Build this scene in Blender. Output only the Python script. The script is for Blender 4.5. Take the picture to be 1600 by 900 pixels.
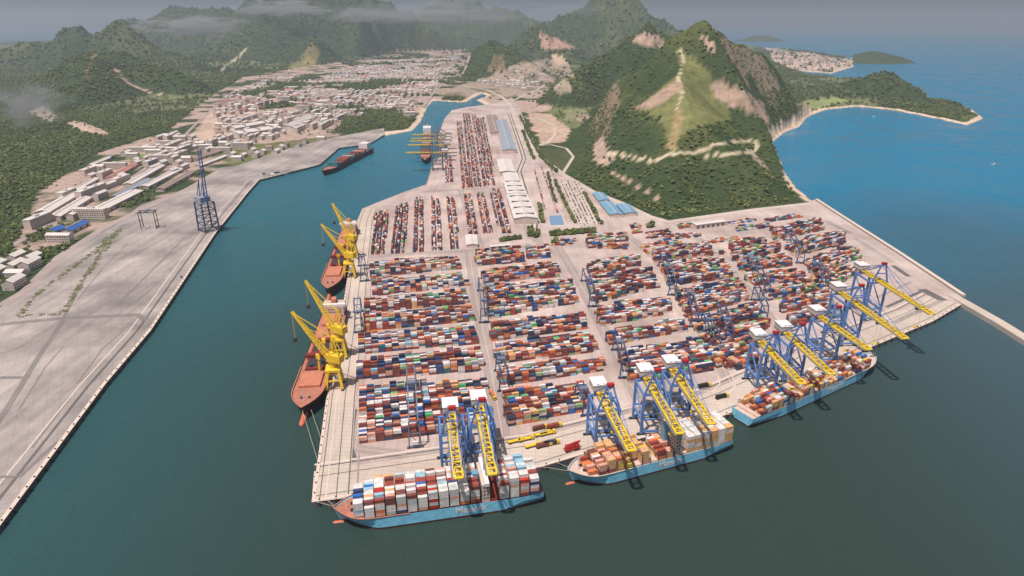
import bpy, math, random
import numpy as np
from mathutils import Vector, Matrix
random.seed(7); rng = np.random.default_rng(7)
R = math.radians
for o in list(bpy.data.objects): bpy.data.objects.remove(o)
S = bpy.context.scene; C = S.collection
# ------------------------------------------------------------ camera, sky, sun, exposure
H = 300.0; F = 1000.0; HOR = 35.0; PITCH = math.atan((450-HOR)/F)
cam = bpy.data.cameras.new('camera'); co = bpy.data.objects.new('camera', cam); C.objects.link(co)
cam.sensor_width = 36; cam.lens = 36*F/1600; cam.clip_start = 1; cam.clip_end = 90000
co.location = (0, 0, H); co.rotation_euler = (math.pi/2-PITCH, 0, 0); S.camera = co
SUNV = Vector((-.22, -.30, .93)).normalized()
w = bpy.data.worlds.new('World'); S.world = w; w.use_nodes = True
sky = w.node_tree.nodes.new('ShaderNodeTexSky'); sky.sky_type = 'NISHITA'; sky.sun_disc = False
sky.sun_elevation = math.asin(SUNV.z); sky.sun_rotation = math.atan2(SUNV.x, SUNV.y)
sky.dust_density = 3.5; sky.air_density = 1.0; sky.ozone_density = 1.0
bg = w.node_tree.nodes['Background']; bg.inputs[1].default_value = .068
w.node_tree.links.new(sky.outputs[0], bg.inputs[0])
sl = bpy.data.lights.new('sun', 'SUN'); so = bpy.data.objects.new('sun', sl); C.objects.link(so)
sl.energy = 4.4; sl.angle = R(.6); sl.color = (1, .93, .87)
so.rotation_euler = (-SUNV).to_track_quat('-Z', 'Y').to_euler(); so.location = (-300, 600, 900)
S.view_settings.view_transform = 'Standard'; S.view_settings.look = 'None'
S.view_settings.exposure = 0.0; S.view_settings.gamma = 1
S.render.engine = 'CYCLES'
# ------------------------------------------------------------ pixel <-> place
cp, sp = math.cos(PITCH), math.sin(PITCH)
def ray(px, py):
    x = (px-800)/F; y = (450-py)/F
    return Vector((x, cp+y*sp, -sp+y*cp))
def G(px, py, z=0.0):
    d = ray(px, py); t = (z-H)/d.z
    return Vector((d.x*t, d.y*t, z))
def AtY(px, py, Y):
    d = ray(px, py); t = Y/d.y
    return Vector((d.x*t, Y, H+d.z*t))
def proj(x, y, z):
    dz = z-H; dep = y*cp-dz*sp; up = y*sp+dz*cp
    return 800+F*x/dep, 450-F*up/dep, dep
def lin(h):
    f = lambda c: c/12.92 if c <= .04045 else ((c+.055)/1.055)**2.4
    return tuple(f(c/255) for c in h)
# ------------------------------------------------------------ materials
MATS = {}
def mat(name, col, rough=.7, metal=0, var=.12, scale=.6, bump=0, spec=.4):
    if name in MATS: return MATS[name]
    m = bpy.data.materials.new(name); m.use_nodes = True; nt = m.node_tree; b = nt.nodes['Principled BSDF']
    b.inputs['Roughness'].default_value = rough; b.inputs['Metallic'].default_value = metal
    b.inputs['Specular IOR Level'].default_value = spec
    tc = nt.nodes.new('ShaderNodeTexCoord'); n = nt.nodes.new('ShaderNodeTexNoise')
    n.inputs['Scale'].default_value = scale; n.inputs['Detail'].default_value = 5
    nt.links.new(tc.outputs['Object'], n.inputs['Vector'])
    r = nt.nodes.new('ShaderNodeMapRange'); r.inputs[1].default_value = .3; r.inputs[2].default_value = .7
    r.inputs[3].default_value = 1-var; r.inputs[4].default_value = 1+var
    nt.links.new(n.outputs['Fac'], r.inputs[0])
    x = nt.nodes.new('ShaderNodeMix'); x.data_type = 'RGBA'; x.blend_type = 'MULTIPLY'; x.inputs[0].default_value = 1
    x.inputs[6].default_value = (*col, 1); nt.links.new(r.outputs[0], x.inputs[7]); nt.links.new(x.outputs[2], b.inputs['Base Color'])
    if bump:
        bp = nt.nodes.new('ShaderNodeBump'); bp.inputs['Strength'].default_value = bump; bp.inputs['Distance'].default_value = .3
        nt.links.new(n.outputs['Fac'], bp.inputs['Height']); nt.links.new(bp.outputs[0], b.inputs['Normal'])
    MATS[name] = m; return m
def concrete(name, c1, c2, streak=0, rot=0.0):
    m = bpy.data.materials.new(name); m.use_nodes = True; nt = m.node_tree; N = nt.nodes.new; b = nt.nodes['Principled BSDF']
    b.inputs['Roughness'].default_value = .85; b.inputs['Specular IOR Level'].default_value = .25
    tc = N('ShaderNodeTexCoord')
    n1 = N('ShaderNodeTexNoise'); n1.inputs['Scale'].default_value = .012; n1.inputs['Detail'].default_value = 9; n1.inputs['Roughness'].default_value = .62
    n2 = N('ShaderNodeTexNoise'); n2.inputs['Scale'].default_value = .1; n2.inputs['Detail'].default_value = 6
    mp = N('ShaderNodeMapping'); mp.inputs['Rotation'].default_value = (0, 0, rot); mp.inputs['Scale'].default_value = (1, .07, 1)
    nt.links.new(tc.outputs['Object'], n1.inputs['Vector']); nt.links.new(tc.outputs['Object'], mp.inputs[0]); nt.links.new(mp.outputs[0], n2.inputs['Vector'])
    rp = N('ShaderNodeValToRGB'); rp.color_ramp.elements[0].position = .32; rp.color_ramp.elements[1].position = .66
    rp.color_ramp.elements[0].color = (*c1, 1); rp.color_ramp.elements[1].color = (*c2, 1)
    nt.links.new(n1.outputs['Fac'], rp.inputs[0])
    r = N('ShaderNodeMapRange'); r.inputs[1].default_value = .3; r.inputs[2].default_value = .7; r.inputs[3].default_value = 1-streak; r.inputs[4].default_value = 1+streak*.6
    nt.links.new(n2.outputs['Fac'], r.inputs[0])
    x = N('ShaderNodeMix'); x.data_type = 'RGBA'; x.blend_type = 'MULTIPLY'; x.inputs[0].default_value = 1
    nt.links.new(rp.outputs[0], x.inputs[6]); nt.links.new(r.outputs[0], x.inputs[7])
    br = N('ShaderNodeTexBrick'); br.inputs['Scale'].default_value = .05; br.inputs['Mortar Size'].default_value = .012; br.inputs['Color1'].default_value = (1,1,1,1); br.inputs['Color2'].default_value = (.93,.93,.94,1); br.inputs['Mortar'].default_value = (.74,.73,.73,1); br.offset = .0
    m2 = N('ShaderNodeMapping'); m2.inputs['Rotation'].default_value = (0, 0, rot+R(4)); nt.links.new(tc.outputs['Object'], m2.inputs[0]); nt.links.new(m2.outputs[0], br.inputs['Vector'])
    y = N('ShaderNodeMix'); y.data_type = 'RGBA'; y.blend_type = 'MULTIPLY'; y.inputs[0].default_value = .8; nt.links.new(x.outputs[2], y.inputs[6]); nt.links.new(br.outputs['Color'], y.inputs[7]); nt.links.new(y.outputs[2], b.inputs['Base Color'])
    MATS[name] = m; return m
concrete('yard_concrete', lin((168, 148, 140)), lin((210, 190, 181)), .13, R(80))
concrete('bank_concrete', lin((128, 120, 117)), lin((188, 175, 168)), .2, R(-35))
concrete('road_asphalt', lin((156, 140, 134)), lin((182, 166, 158)), .1)
concrete('pale_road', lin((190, 172, 158)), lin((212, 196, 182)), .05)
concrete('bank_asphalt', lin((122, 114, 112)), lin((146, 137, 133)), .1)
concrete('dark_road', lin((96, 92, 92)), lin((118, 112, 110)), .08)
mat('quay_edge', lin((214, 194, 180)), .8)
mat('blue_steel', lin((94, 132, 188)), .45, 0, .15, .3)
mat('dark_blue_steel', lin((72, 86, 122)), .5, 0, .2, .3)
mat('grey_steel', lin((112, 120, 138)), .5, 0, .15, .3)
mat('dark_steel', lin((58, 58, 64)), .6)
mat('yellow_steel', lin((234, 196, 52)), .45, 0, .1, .4)
mat('white_paint', lin((226, 222, 222)), .5, 0, .06)
mat('red_paint', lin((176, 44, 44)), .5)
mat('orange_paint', lin((206, 120, 52)), .5)
mat('rubber', lin((40, 40, 42)), .8)
mat('glass', lin((50, 66, 84)), .12, 0, .1, .3, 0, .6)
mat('hull_blue', lin((132, 204, 234)), .5, 0, .16, .22)
mat('hull_red', lin((92, 44, 42)), .6, 0, .2, .15)
mat('hull_dark', lin((74, 50, 48)), .6, 0, .2, .15)
mat('hull_rust', lin((150, 84, 62)), .6, 0, .2, .15)
mat('deck_brown', lin((176, 116, 96)), .7, 0, .15, .2)
mat('deck_salmon', lin((192, 122, 96)), .7, 0, .12, .2)
mat('deck_beige', lin((206, 182, 168)), .7, 0, .1, .2)
mat('hold_red', lin((126, 46, 40)), .7)
mat('bulb_orange', lin((206, 112, 84)), .6)
mat('roof_white', lin((214, 204, 198)), .6, 0, .08, .08)
mat('roof_grey', lin((150, 158, 170)), .55, 0, .08, .06)
mat('roof_brown', lin((150, 128, 120)), .7, 0, .1, .06)
mat('roof_red', lin((178, 120, 106)), .7, 0, .15, .1)
mat('roof_blue', lin((116, 158, 184)), .5, 0, .08, .06)
mat('roof_bright_blue', lin((58, 98, 170)), .5, 0, .12, .08)
mat('wall_pale', lin((206, 190, 180)), .8, 0, .1, .1)
mat('wall_dark', lin((96, 92, 96)), .8, 0, .1, .1)
mat('bark', lin((84, 66, 50)), .9)
mat('pool_blue', lin((120, 150, 180)), .3, 0, .05, .05)
CC = {'white': (222, 212, 208), 'rust red': (156, 74, 60), 'orange': (210, 122, 76), 'brown': (124, 70, 62), 'dark blue': (58, 76, 116),
      'blue': (52, 104, 172), 'navy': (52, 56, 78), 'green': (92, 176, 108), 'pale green': (150, 176, 128), 'grey': (150, 152, 156),
      'tan': (216, 168, 116), 'pink': (212, 160, 140), 'light blue': (150, 190, 208), 'teal': (52, 112, 122), 'red': (180, 52, 40), 'pale grey': (190, 192, 188), 'yellow': (206, 182, 70)}
def cmat(n): return mat('container_'+n.replace(' ', '_'), lin(CC[n]), .5, 0, .24, .35, 0, .45)
for k in CC: cmat(k)
# ------------------------------------------------------------ mesh builder
class MB:
    def __init__(s): s.v = []; s.f = []; s.m = []
    def quad(s, pts, mi=0):
        n = len(s.v); s.v += [tuple(p) for p in pts]; s.f.append(tuple(range(n, n+len(pts)))); s.m.append(mi); return s
    def box(s, a, b, mi=0):
        x0, y0, z0 = a; x1, y1, z1 = b; n = len(s.v)
        s.v += [(x0,y0,z0),(x1,y0,z0),(x1,y1,z0),(x0,y1,z0),(x0,y0,z1),(x1,y0,z1),(x1,y1,z1),(x0,y1,z1)]
        for q in ((0,3,2,1),(4,5,6,7),(0,1,5,4),(1,2,6,5),(2,3,7,6),(3,0,4,7)): s.f.append(tuple(n+i for i in q)); s.m.append(mi)
        return s
    def beam(s, a, b, w=.6, h=None, mi=0):
        a = Vector(a); b = Vector(b); h = h or w; d = (b-a).normalized()
        u = Vector((0,0,1)) if abs(d.z) < .95 else Vector((0,1,0))
        x = d.cross(u).normalized()*w/2; y = x.cross(d).normalized()*h/2; n = len(s.v)
        for p in (a, b):
            for k in ((-1,-1),(1,-1),(1,1),(-1,1)): s.v.append(tuple(p+x*k[0]+y*k[1]))
        for q in ((0,1,2,3),(4,7,6,5),(0,4,5,1),(1,5,6,2),(2,6,7,3),(3,7,4,0)): s.f.append(tuple(n+i for i in q)); s.m.append(mi)
        return s
    def cyl(s, a, b, r, r2=None, k=10, mi=0):
        a = Vector(a); b = Vector(b); r2 = r if r2 is None else r2; d = (b-a).normalized()
        u = Vector((0,0,1)) if abs(d.z) < .9 else Vector((0,1,0)); x = d.cross(u).normalized(); y = x.cross(d); n = len(s.v)
        for p, q in ((a, r), (b, r2)):
            for i in range(k):
                t = 2*math.pi*i/k; s.v.append(tuple(p+x*q*math.cos(t)+y*q*math.sin(t)))
        for i in range(k):
            j = (i+1) % k; s.f.append((n+i, n+j, n+k+j, n+k+i)); s.m.append(mi)
        s.f.append(tuple(n+i for i in range(k))[::-1]); s.m.append(mi); s.f.append(tuple(n+k+i for i in range(k))); s.m.append(mi)
        return s
    def mesh(s, name, mats):
        me = bpy.data.meshes.new(name); me.from_pydata(s.v, [], s.f)
        for m in (mats if isinstance(mats, (list, tuple)) else [mats]): me.materials.append(MATS[m] if isinstance(m, str) else m)
        if any(s.m): me.polygons.foreach_set('material_index', s.m)
        me.update(); return me
    def build(s, name, mats, parent=None):
        o = bpy.data.objects.new(name, s.mesh(name, mats)); C.objects.link(o); o.parent = parent; return o
def part(name, me, parent):
    o = bpy.data.objects.new(name, me); C.objects.link(o); o.parent = parent; return o
def tag(o, label=None, cat=None, group=None, kind=None):
    for k, v in (('label', label), ('category', cat), ('group', group), ('kind', kind)):
        if v: o[k] = v
    return o
def empty(name, loc, rz=0, label=None, cat=None, group=None):
    o = bpy.data.objects.new(name, None); C.objects.link(o); o.location = loc; o.rotation_euler = (0, 0, rz); o.empty_display_size = 1
    return tag(o, label, cat, group)
KIDS = {}
def copy_tree(o, loc, rz, label=None, scale=None):
    c = o.copy(); C.objects.link(c); c.location = loc; c.rotation_euler = (0, 0, rz)
    if label: c['label'] = label
    if scale: c.scale = scale
    for ch in o.children:
        d = ch.copy(); C.objects.link(d); d.parent = c
        for g in ch.children:
            e = g.copy(); C.objects.link(e); e.parent = d
    return c
def ang(a, b): return math.atan2(b.y-a.y, b.x-a.x)
# ------------------------------------------------------------ numpy noise and polygons
def vnoise(x, y, seed=0):
    xi = np.floor(x).astype(np.int64); yi = np.floor(y).astype(np.int64); fx = x-xi; fy = y-yi
    fx = fx*fx*(3-2*fx); fy = fy*fy*(3-2*fy)
    def h(a, b):
        n = (a*374761393+b*668265263+seed*1442695) & 0x7fffffff
        n = ((n ^ (n >> 13))*1274126177) & 0x7fffffff
        return ((n ^ (n >> 16)) & 0xffff)/65535.0
    return (h(xi, yi)*(1-fx)+h(xi+1, yi)*fx)*(1-fy)+(h(xi, yi+1)*(1-fx)+h(xi+1, yi+1)*fx)*fy
def fbm(x, y, sc, oc=5, seed=0, ridged=False):
    t = np.zeros_like(x); a = .5; f = 1/sc
    for i in range(oc):
        n = vnoise(x*f+i*17.3, y*f-i*9.1, seed+i)
        t += a*((1-abs(2*n-1)) if ridged else n); a *= .5; f *= 2.03
    return t
def inside(px, py, poly):
    r = np.zeros(px.shape, bool); n = len(poly)
    for i in range(n):
        x1, y1 = poly[i][0], poly[i][1]; x2, y2 = poly[(i+1) % n][0], poly[(i+1) % n][1]
        if y1 == y2: continue
        c = ((y1 > py) != (y2 > py)) & (px < (x2-x1)*(py-y1)/(y2-y1)+x1); r ^= c
    return r
def segdist(px, py, pl, closed=False):
    d = np.full(px.shape, 1e9); n = len(pl); tt = np.zeros(px.shape)
    for i in range(n if closed else n-1):
        x1, y1 = pl[i][0], pl[i][1]; x2, y2 = pl[(i+1) % n][0], pl[(i+1) % n][1]
        dx, dy = x2-x1, y2-y1; L = dx*dx+dy*dy+1e-9
        t = np.clip(((px-x1)*dx+(py-y1)*dy)/L, 0, 1); q = np.hypot(px-x1-t*dx, py-y1-t*dy)
        m = q < d; d = np.where(m, q, d); tt = np.where(m, i+t, tt)
    return d, tt
def sstep(a, b, x):
    t = np.clip((x-a)/(b-a), 0, 1); return t*t*(3-2*t)
WZ = -4.0
# ------------------------------------------------------------ outlines (pixels of quay tops and shores)
BANK = [(-260,1200),(-60,895),(0,822),(165,600),(236,516),(337,364),(388,300),(405,281),(449,270),(500,257),(530,231),(577,225),(601,210),(645,202),(657,189),(668,166),(676,156),(726,159),(752,145)]
INLET = [(761,148),(744,155),(762,164)]
TWEST = [(732,167),(706,172),(694,186),(684,215),(681,243),(672,268),(666,288),(631,300),(585,318),(566,326),(558,345),(548,400),(537,470),(510,620),(487,785)]
TFRONT = [(845,730),(905,712),(1130,650),(1164,636),(1360,543),(1458,502),(1502,476)]
TEAST = [(1500,462),(1400,395),(1310,337),(1272,312)]
BEACH = [(1245,290),(1226,265),(1214,236),(1207,221),(1226,205),(1250,196),(1262,181),(1290,170),(1340,165),(1400,171),(1470,185),(1513,194),(1538,183)]
BACK = [(1520,170),(1490,158),(1455,154),(1440,138),(1395,128),(1330,122),(1262,116),(1252,110),(1300,114),(1335,103),(1322,90),(1260,80),(1195,74),(1150,68),(1110,60),(1080,52)]
W2 = lambda L: [tuple(G(*p)[:2]) for p in L]
LAND = W2(BANK)+W2(INLET)+W2(TWEST)+W2(TFRONT)+W2(TEAST)+W2(BEACH)+W2(BACK)+[(2500,20000),(-20000,20000),(-20000,100),(-900,100)]
TERM = TWEST+TFRONT+TEAST+[(1262,316),(1180,326),(1045,345),(1012,337),(972,317),(926,299),(880,273),(838,236),(826,205),(812,170),(800,152),(770,162)]
WBANK = [(-260,1200),(-60,895),(0,822),(165,600),(236,516),(337,364),(388,300),(405,281),(449,270),(500,257),(530,231),(577,225),(601,210),(600,200),(520,215),(440,235),(372,258),(345,262),(280,300),(220,320),(180,352),(130,380),(60,430),(0,480),(-140,560),(-420,760)]
TERMW = W2(TERM); WBANKW = W2(WBANK)
# ------------------------------------------------------------ terrain heightfield
def rdg(*p): return [AtY(*q) for q in p]
RIDGES = [
 (rdg((832,170,2060),(880,151,2000),(960,126,1900),(1010,108,1820),(1060,76,1760),(1090,46,1790),(1105,37,1810),(1120,50,1860),(1140,64,1950),(1165,62,2050),(1200,86,2150),(1240,126,2240),(1260,150,2280)), .52),
 (rdg((1062,76,1760),(1064,125,1580),(1084,178,1400),(1062,235,1270),(1050,285,1150)), .55),
 (rdg((1106,40,1800),(1150,118,1640),(1192,182,1530),(1215,240,1390),(1232,285,1260)), .62),
 (rdg((1010,108,1820),(960,180,1560),(935,240,1380),(950,280,1230)), .42),
 (rdg((900,150,1950),(880,175,1800),(890,205,1650)), .42),
 (rdg((1084,178,1400),(1140,232,1290),(1190,280,1180)), .45),
 (rdg((880,128,2500),(925,104,2750),(975,72,2950),(1012,52,3050),(1050,60,3000),(1090,75,2900)), .6),
 (rdg((1270,150,2700),(1320,132,2800),(1370,118,2780),(1400,118,2740),(1440,140,2650),(1455,158,2600)), .55),
 (rdg((1470,165,2560),(1495,159,2500),(1522,181,2420)), .5),
 (rdg((40,150,2750),(95,110,2950),(148,80,3100),(180,84,3100),(230,105,3050),(290,122,2950)), .5),
 (rdg((148,80,3100),(110,140,2500)), .45),
 (rdg((-100,90,4700),(60,72,4800),(120,49,4800),(150,62,4850),(190,41,4800),(250,88,4700)), .6),
 (rdg((190,40,7400),(300,16,7300),(350,24,7300),(430,3,7200),(480,-6,7000),(560,0,7200),(640,25,7600)), .6),
 (rdg((310,84,5300),(345,72,5500),(385,60,5700),(420,30,6300),(450,18,6800)), .42),
 (rdg((420,92,5500),(470,66,5400),(487,60,5400),(505,75,5300),(545,98,5100)), .36),
 (rdg((720,95,4300),(750,80,4150),(772,72,4100),(800,85,4000),(835,105,3800)), .42),
 (rdg((800,72,5200),(845,49,5200),(890,72,5000)), .55),
 (rdg((820,52,6600),(880,32,6500),(940,0,6500),(985,6,6300),(1030,40,6000),(1060,56,5600)), .6),
 (rdg((640,25,9000),(720,8,9000),(800,22,9000)), .4),
 (rdg((500,40,6400),(540,25,6700),(600,45,6300),(650,62,5900)), .55),
 (rdg((225,92,4300),(262,84,4400),(300,98,4300)), .5),
 (rdg((80,200,1950),(115,190,2000),(150,200,1950),(100,240,1600)), .22),
]
ys = [330.0]
while ys[-1] < 13500: ys.append(ys[-1]+max(7.5, ys[-1]*.0062))
ys = np.array(ys); xs = [0.0]
while xs[-1] < 8500: xs.append(xs[-1]+(9 if xs[-1] < 1900 else 9+(xs[-1]-1900)*.018))
xs = np.array(xs); xs = np.concatenate([-xs[:0:-1], xs])
X, Y = np.meshgrid(xs, ys)
hm = np.zeros_like(X)
wx = X+(fbm(X, Y, 260, 4, 3)-.5)*60; wy = Y+(fbm(X, Y, 260, 4, 9)-.5)*60
for pl, slope in RIDGES:
    d, t = segdist(wx, wy, pl); z = np.interp(t.ravel(), range(len(pl)), [p.z for p in pl]).reshape(X.shape)
    zc = np.maximum(z, 5); u = np.clip(1-d*slope/zc, 0, 1); hr = zc*(u**1.25*.55+u*u*(3-2*u)*.45)
    hm = np.where(hr > hm, hr, hm)
gul = fbm(X, Y, 170, 5, 21, True)
hm = hm*(.92+(.22+.3*sstep(2400, 3200, Y))*(gul-.25))+ (fbm(X, Y, 60, 4, 5)-.5)*np.clip(hm*.16, 0, 16)
hm += 3*fbm(X, Y, 300, 3, 8)*sstep(1800, 3000, Y)
landin = inside(X, Y, LAND); dc, _ = segdist(X, Y, LAND, True)
dT, _ = segdist(X, Y, TERMW, True); inT = inside(X, Y, TERMW); dW, _ = segdist(X, Y, WBANKW, True); inW = inside(X, Y, WBANKW)
FLATW = W2([(808,165),(850,176),(905,205),(908,250),(890,280),(838,240)]); inF = inside(X, Y, FLATW); dF, _ = segdist(X, Y, FLATW, True)
flat = np.where(inT | inW | inF, 0, np.minimum(np.minimum(dT, dW), dF))
TOWNW = W2([(430,172),(350,190),(345,160),(430,118),(520,100),(620,84),(730,80),(705,120),(672,155),(600,165)]); inTo = inside(X, Y, TOWNW); dTo, _ = segdist(X, Y, TOWNW, True)
hm = np.where(inTo, np.minimum(hm, 3), hm*sstep(0, 150, dTo)+0*hm)
hm = hm*sstep(0, 110, flat)
hm = np.where(landin, np.minimum(hm, .1+dc*1.5)-.6+np.clip(dc*.02, 0, .5), -4-np.clip(dc*.15, 0, 8)-.6)
hm = np.where(landin & (dc < 16) & ~(inT | inW), np.minimum(hm, -4.3+dc*.28), hm)
ins = (inT & (dT > 8)) | (inW & (dW > 8)); hm = np.where(inT | inW, np.where(ins, -3.2, -1.2), hm)
hm = np.where((inT | inW) & (dc < 12), -6, hm)
# islands
for (px, py, Yc, top, rx, ry) in ((1362,97,5400,95,330,170),(1185,64,7400,110,420,260),(1320,98,5350,25,90,60)):
    c = G(px, py); q = np.hypot((X-c.x)/rx, (Y-c.y)/ry)+(fbm(X, Y, 140, 4, 31)-.5)*.6
    hi = top*np.clip(1-q, -.2, 1)**1 if False else top*np.sign(1-q)*np.abs(1-q)**.9
    hm = np.where(~landin, np.maximum(hm, np.minimum(hi-4, top)), hm)
# cover colours by place
PX, PY, DEP = proj(X, Y, hm)
n1 = fbm(X, Y, 90, 5, 41); n2 = fbm(X, Y, 420, 4, 47)
def blend(base, col, m): return base*(1-m[..., None])+np.array(col)*m[..., None]
FOREST = lin((64, 78, 48)); GRASS = lin((96, 102, 60)); ROCK = lin((190, 160, 142)); SOIL = lin((196, 170, 152)); SAND = lin((222, 196, 172)); TRAIL = lin((206, 190, 160))
col = np.zeros(X.shape+(3,)); col[:] = FOREST
slope_ = np.hypot(np.gradient(hm, axis=0)/np.gradient(Y, axis=0), np.gradient(hm, axis=1)/np.gradient(X, axis=1))
col = blend(col, lin((76, 86, 52)), sstep(.42, .62, n1)*.8)
col = blend(col, GRASS, sstep(.50, .62, n2*.6+n1*.4)*.75*sstep(20, 90, hm))
tree = np.ones(X.shape)
def patch(poly, colr, soft=.35, ymin=0, ymax=1e9, strength=1.0, notree=1.0):
    global col, tree
    m = inside(PX+(n1-.5)*14, PY+(n2-.5)*10, poly) & (Y > ymin) & (Y < ymax)
    m = m.astype(float)*strength*(1-soft+soft*sstep(.35, .55, n1)); col = blend(col, colr, m); tree *= 1-m*notree
def strip(pl, wpx, colr, ymin=0, ymax=1e9):
    global col, tree
    d, _ = segdist(PX, PY, pl); m = ((d < wpx) & (Y > ymin) & (Y < ymax)).astype(float); col = blend(col, colr, m); tree *= 1-((d < wpx+2.5) & (Y > ymin) & (Y < ymax))
M0, M1 = 900, 2400
patch([(1055,75),(1085,90),(1110,120),(1135,165),(1140,190),(1090,200),(1062,215),(1045,225),(1030,185),(1000,175),(1040,130),(1062,110)], lin((128,128,80)), .35, M0, M1)
patch([(1000,165),(1035,140),(1062,122),(1066,140),(1040,160),(1010,174),(985,172)], lin((178,150,130)), .3, M0, M1)
patch([(1045,215),(1062,165),(1068,190),(1056,235),(1040,235)], lin((164,146,104)), .2, M0, M1)
patch([(1100,130),(1125,128),(1160,140),(1190,158),(1203,190),(1185,185),(1160,172),(1140,165),(1118,150)], ROCK, .35, M0, M1)
patch([(1095,55),(1108,58),(1120,80),(1112,82)], ROCK, .2, M0, M1)
patch([(862,126),(878,124),(896,130),(892,146),(868,146)], lin((176,160,140)), .2, M0, 3000)
patch([(880,176),(905,170),(925,182),(905,192),(885,188)], SOIL, .3, M0, M1)
patch([(930,225),(945,212),(950,240),(960,252),(945,262),(928,258)], SOIL, .2, M0, M1)
patch([(985,62),(1010,50),(1040,58),(1035,74),(1000,72)], ROCK, .3, 2400, 4000)
patch([(1165,232),(1190,250),(1198,268),(1188,262)], SOIL, .2, M0, M1)
strip([(952,238),(985,245),(1020,252),(1050,240),(1090,238),(1120,225),(1172,220),(1186,228),(1180,236),(1120,243),(1098,248)], 2.2, TRAIL, M0, M1)
strip([(1058,72),(1068,92),(1060,120),(1066,145),(1058,170)], 1.6, TRAIL, M0, M1)
strip([(955,270),(985,285),(1010,300),(1032,312)], 2.2, ROCK, M0, M1)
strip([(345,112),(352,104),(372,90),(384,76)], 1.3, TRAIL, 4400, 8000)
strip([(180,108),(200,130),(235,146),(265,150)], 1.2, SOIL, 2300, 4500)
patch([(448,110),(470,85),(487,64),(500,82),(490,108)], lin((150,136,90)), .4, 4600, 6500)
patch([(128,120),(140,95),(146,82),(150,90),(135,125)], lin((130,116,84)), .5, 2300, 4000)
patch([(760,112),(768,85),(785,82),(792,108)], lin((140,118,92)), .5, 3000, 5000)
# flat country and town ground
low = (hm < 14) & landin & (Y > 700)
town = inside(PX, PY, [(60,300),(150,240),(260,205),(330,150),(380,120),(440,110),(520,98),(620,82),(735,76),(760,110),(850,118),(880,150),(830,200),(700,200),(560,240),(420,275),(340,300),(180,360),(100,380),(20,400)])
n3 = fbm(X, Y, 230, 3, 77); tm = (low & town).astype(float)*sstep(.35, .47, n1)*sstep(.31, .38, n3); col = blend(col, lin((190,164,150)), tm*.92); tree *= 1-tm*.93
fields = (low & ~town & (Y > 2000)).astype(float)*sstep(.45, .55, n2); col = blend(col, lin((128,130,92)), fields*.8); tree *= 1-fields*.6
patch([(300,205),(330,170),(390,150),(420,160),(360,215),(310,228)], lin((206,178,160)), .2)
patch([(70,165),(90,180),(80,190),(40,175)], lin((176,160,140)), .2)
patch([(100,190),(120,185),(170,205),(165,212),(130,205)], SOIL, .2)
patch([(195,245),(225,236),(242,246),(215,258)], lin((126,146,70)), .1)
patch([(420,262),(440,245),(530,232),(600,205),(640,202),(560,240),(490,256)], lin((208,184,164)), .2)
patch([(300,225),(420,222),(530,212),(590,200),(560,222),(430,250),(360,258)], lin((112,114,72)), .3)
patch([(820,175),(860,180),(892,205),(880,222),(845,225),(828,195)], lin((206,176,156)), .2)
patch([(836,232),(880,232),(898,245),(885,272),(850,255)], lin((88,92,60)), .4)
patch([(1240,160),(1310,150),(1330,158),(1270,172)], lin((150,160,104)), .3, 1900, 3500)
patch([(1195,72),(1330,92),(1335,106),(1260,112),(1210,98)], lin((214,186,170)), .45, 3200, 9000)
patch([(590,150),(700,138),(760,120),(820,95),(880,90),(900,120),(800,150)], lin((170,150,132)), .6)
patch([(860,85),(880,88),(890,105),(870,100)], lin((206,176,150)), .2, 2800); patch([(840,52),(880,62),(905,78),(850,78)], lin((186,150,130)), .5, 3500)
beach = landin & (dc < 15+8*n1) & ~(inT | inW) & (Y > 1000); col = np.where(beach[..., None], np.array(SAND), col); tree *= ~beach
col = np.where((slope_ > 1.35)[..., None] & (n1 > .5)[..., None] & (Y < 3500)[..., None], col*.5+np.array(ROCK)*.5, col)
tree = np.where(landin & ~(inT | inW) & (flat > 12) & (dc > 18), tree, 0)
ny, nx = X.shape
keep = ~( (hm < -7) )
vid = np.arange(ny*nx).reshape(ny, nx)
fq = np.stack([vid[:-1, :-1], vid[:-1, 1:], vid[1:, 1:], vid[1:, :-1]], -1).reshape(-1, 4)
fk = keep.ravel()[fq].any(1); fq = fq[fk]
used = np.unique(fq); remap = -np.ones(ny*nx, int); remap[used] = np.arange(len(used)); fq = remap[fq]
me = bpy.data.meshes.new('terrain'); me.vertices.add(len(used)); me.loops.add(fq.size); me.polygons.add(len(fq))
me.vertices.foreach_set('co', np.stack([X.ravel()[used], Y.ravel()[used], hm.ravel()[used]], -1).ravel().astype(np.float32))
me.loops.foreach_set('vertex_index', fq.ravel().astype(np.int32)); me.polygons.foreach_set('loop_start', np.arange(0, fq.size, 4, dtype=np.int32))
me.polygons.foreach_set('use_smooth', np.ones(len(fq), bool)); me.update(calc_edges=True)
ca = me.color_attributes.new('cover', 'FLOAT_COLOR', 'POINT')
ca.data.foreach_set('color', np.concatenate([col.reshape(-1, 3)[used], np.ones((len(used), 1))], 1).ravel().astype(np.float32))
tmn = bpy.data.materials.new('terrain_cover'); tmn.use_nodes = True; nt = tmn.node_tree; b = nt.nodes['Principled BSDF']; N = nt.nodes.new
b.inputs['Roughness'].default_value = .95; b.inputs['Specular IOR Level'].default_value = .1
at = N('ShaderNodeAttribute'); at.attribute_name = 'cover'; tc = N('ShaderNodeTexCoord')
na = N('ShaderNodeTexNoise'); na.inputs['Scale'].default_value = .05; na.inputs['Detail'].default_value = 8; na.inputs['Roughness'].default_value = .7
nt.links.new(tc.outputs['Object'], na.inputs['Vector'])
r = N('ShaderNodeMapRange'); r.inputs[1].default_value = .3; r.inputs[2].default_value = .7; r.inputs[3].default_value = .62; r.inputs[4].default_value = 1.3
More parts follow.
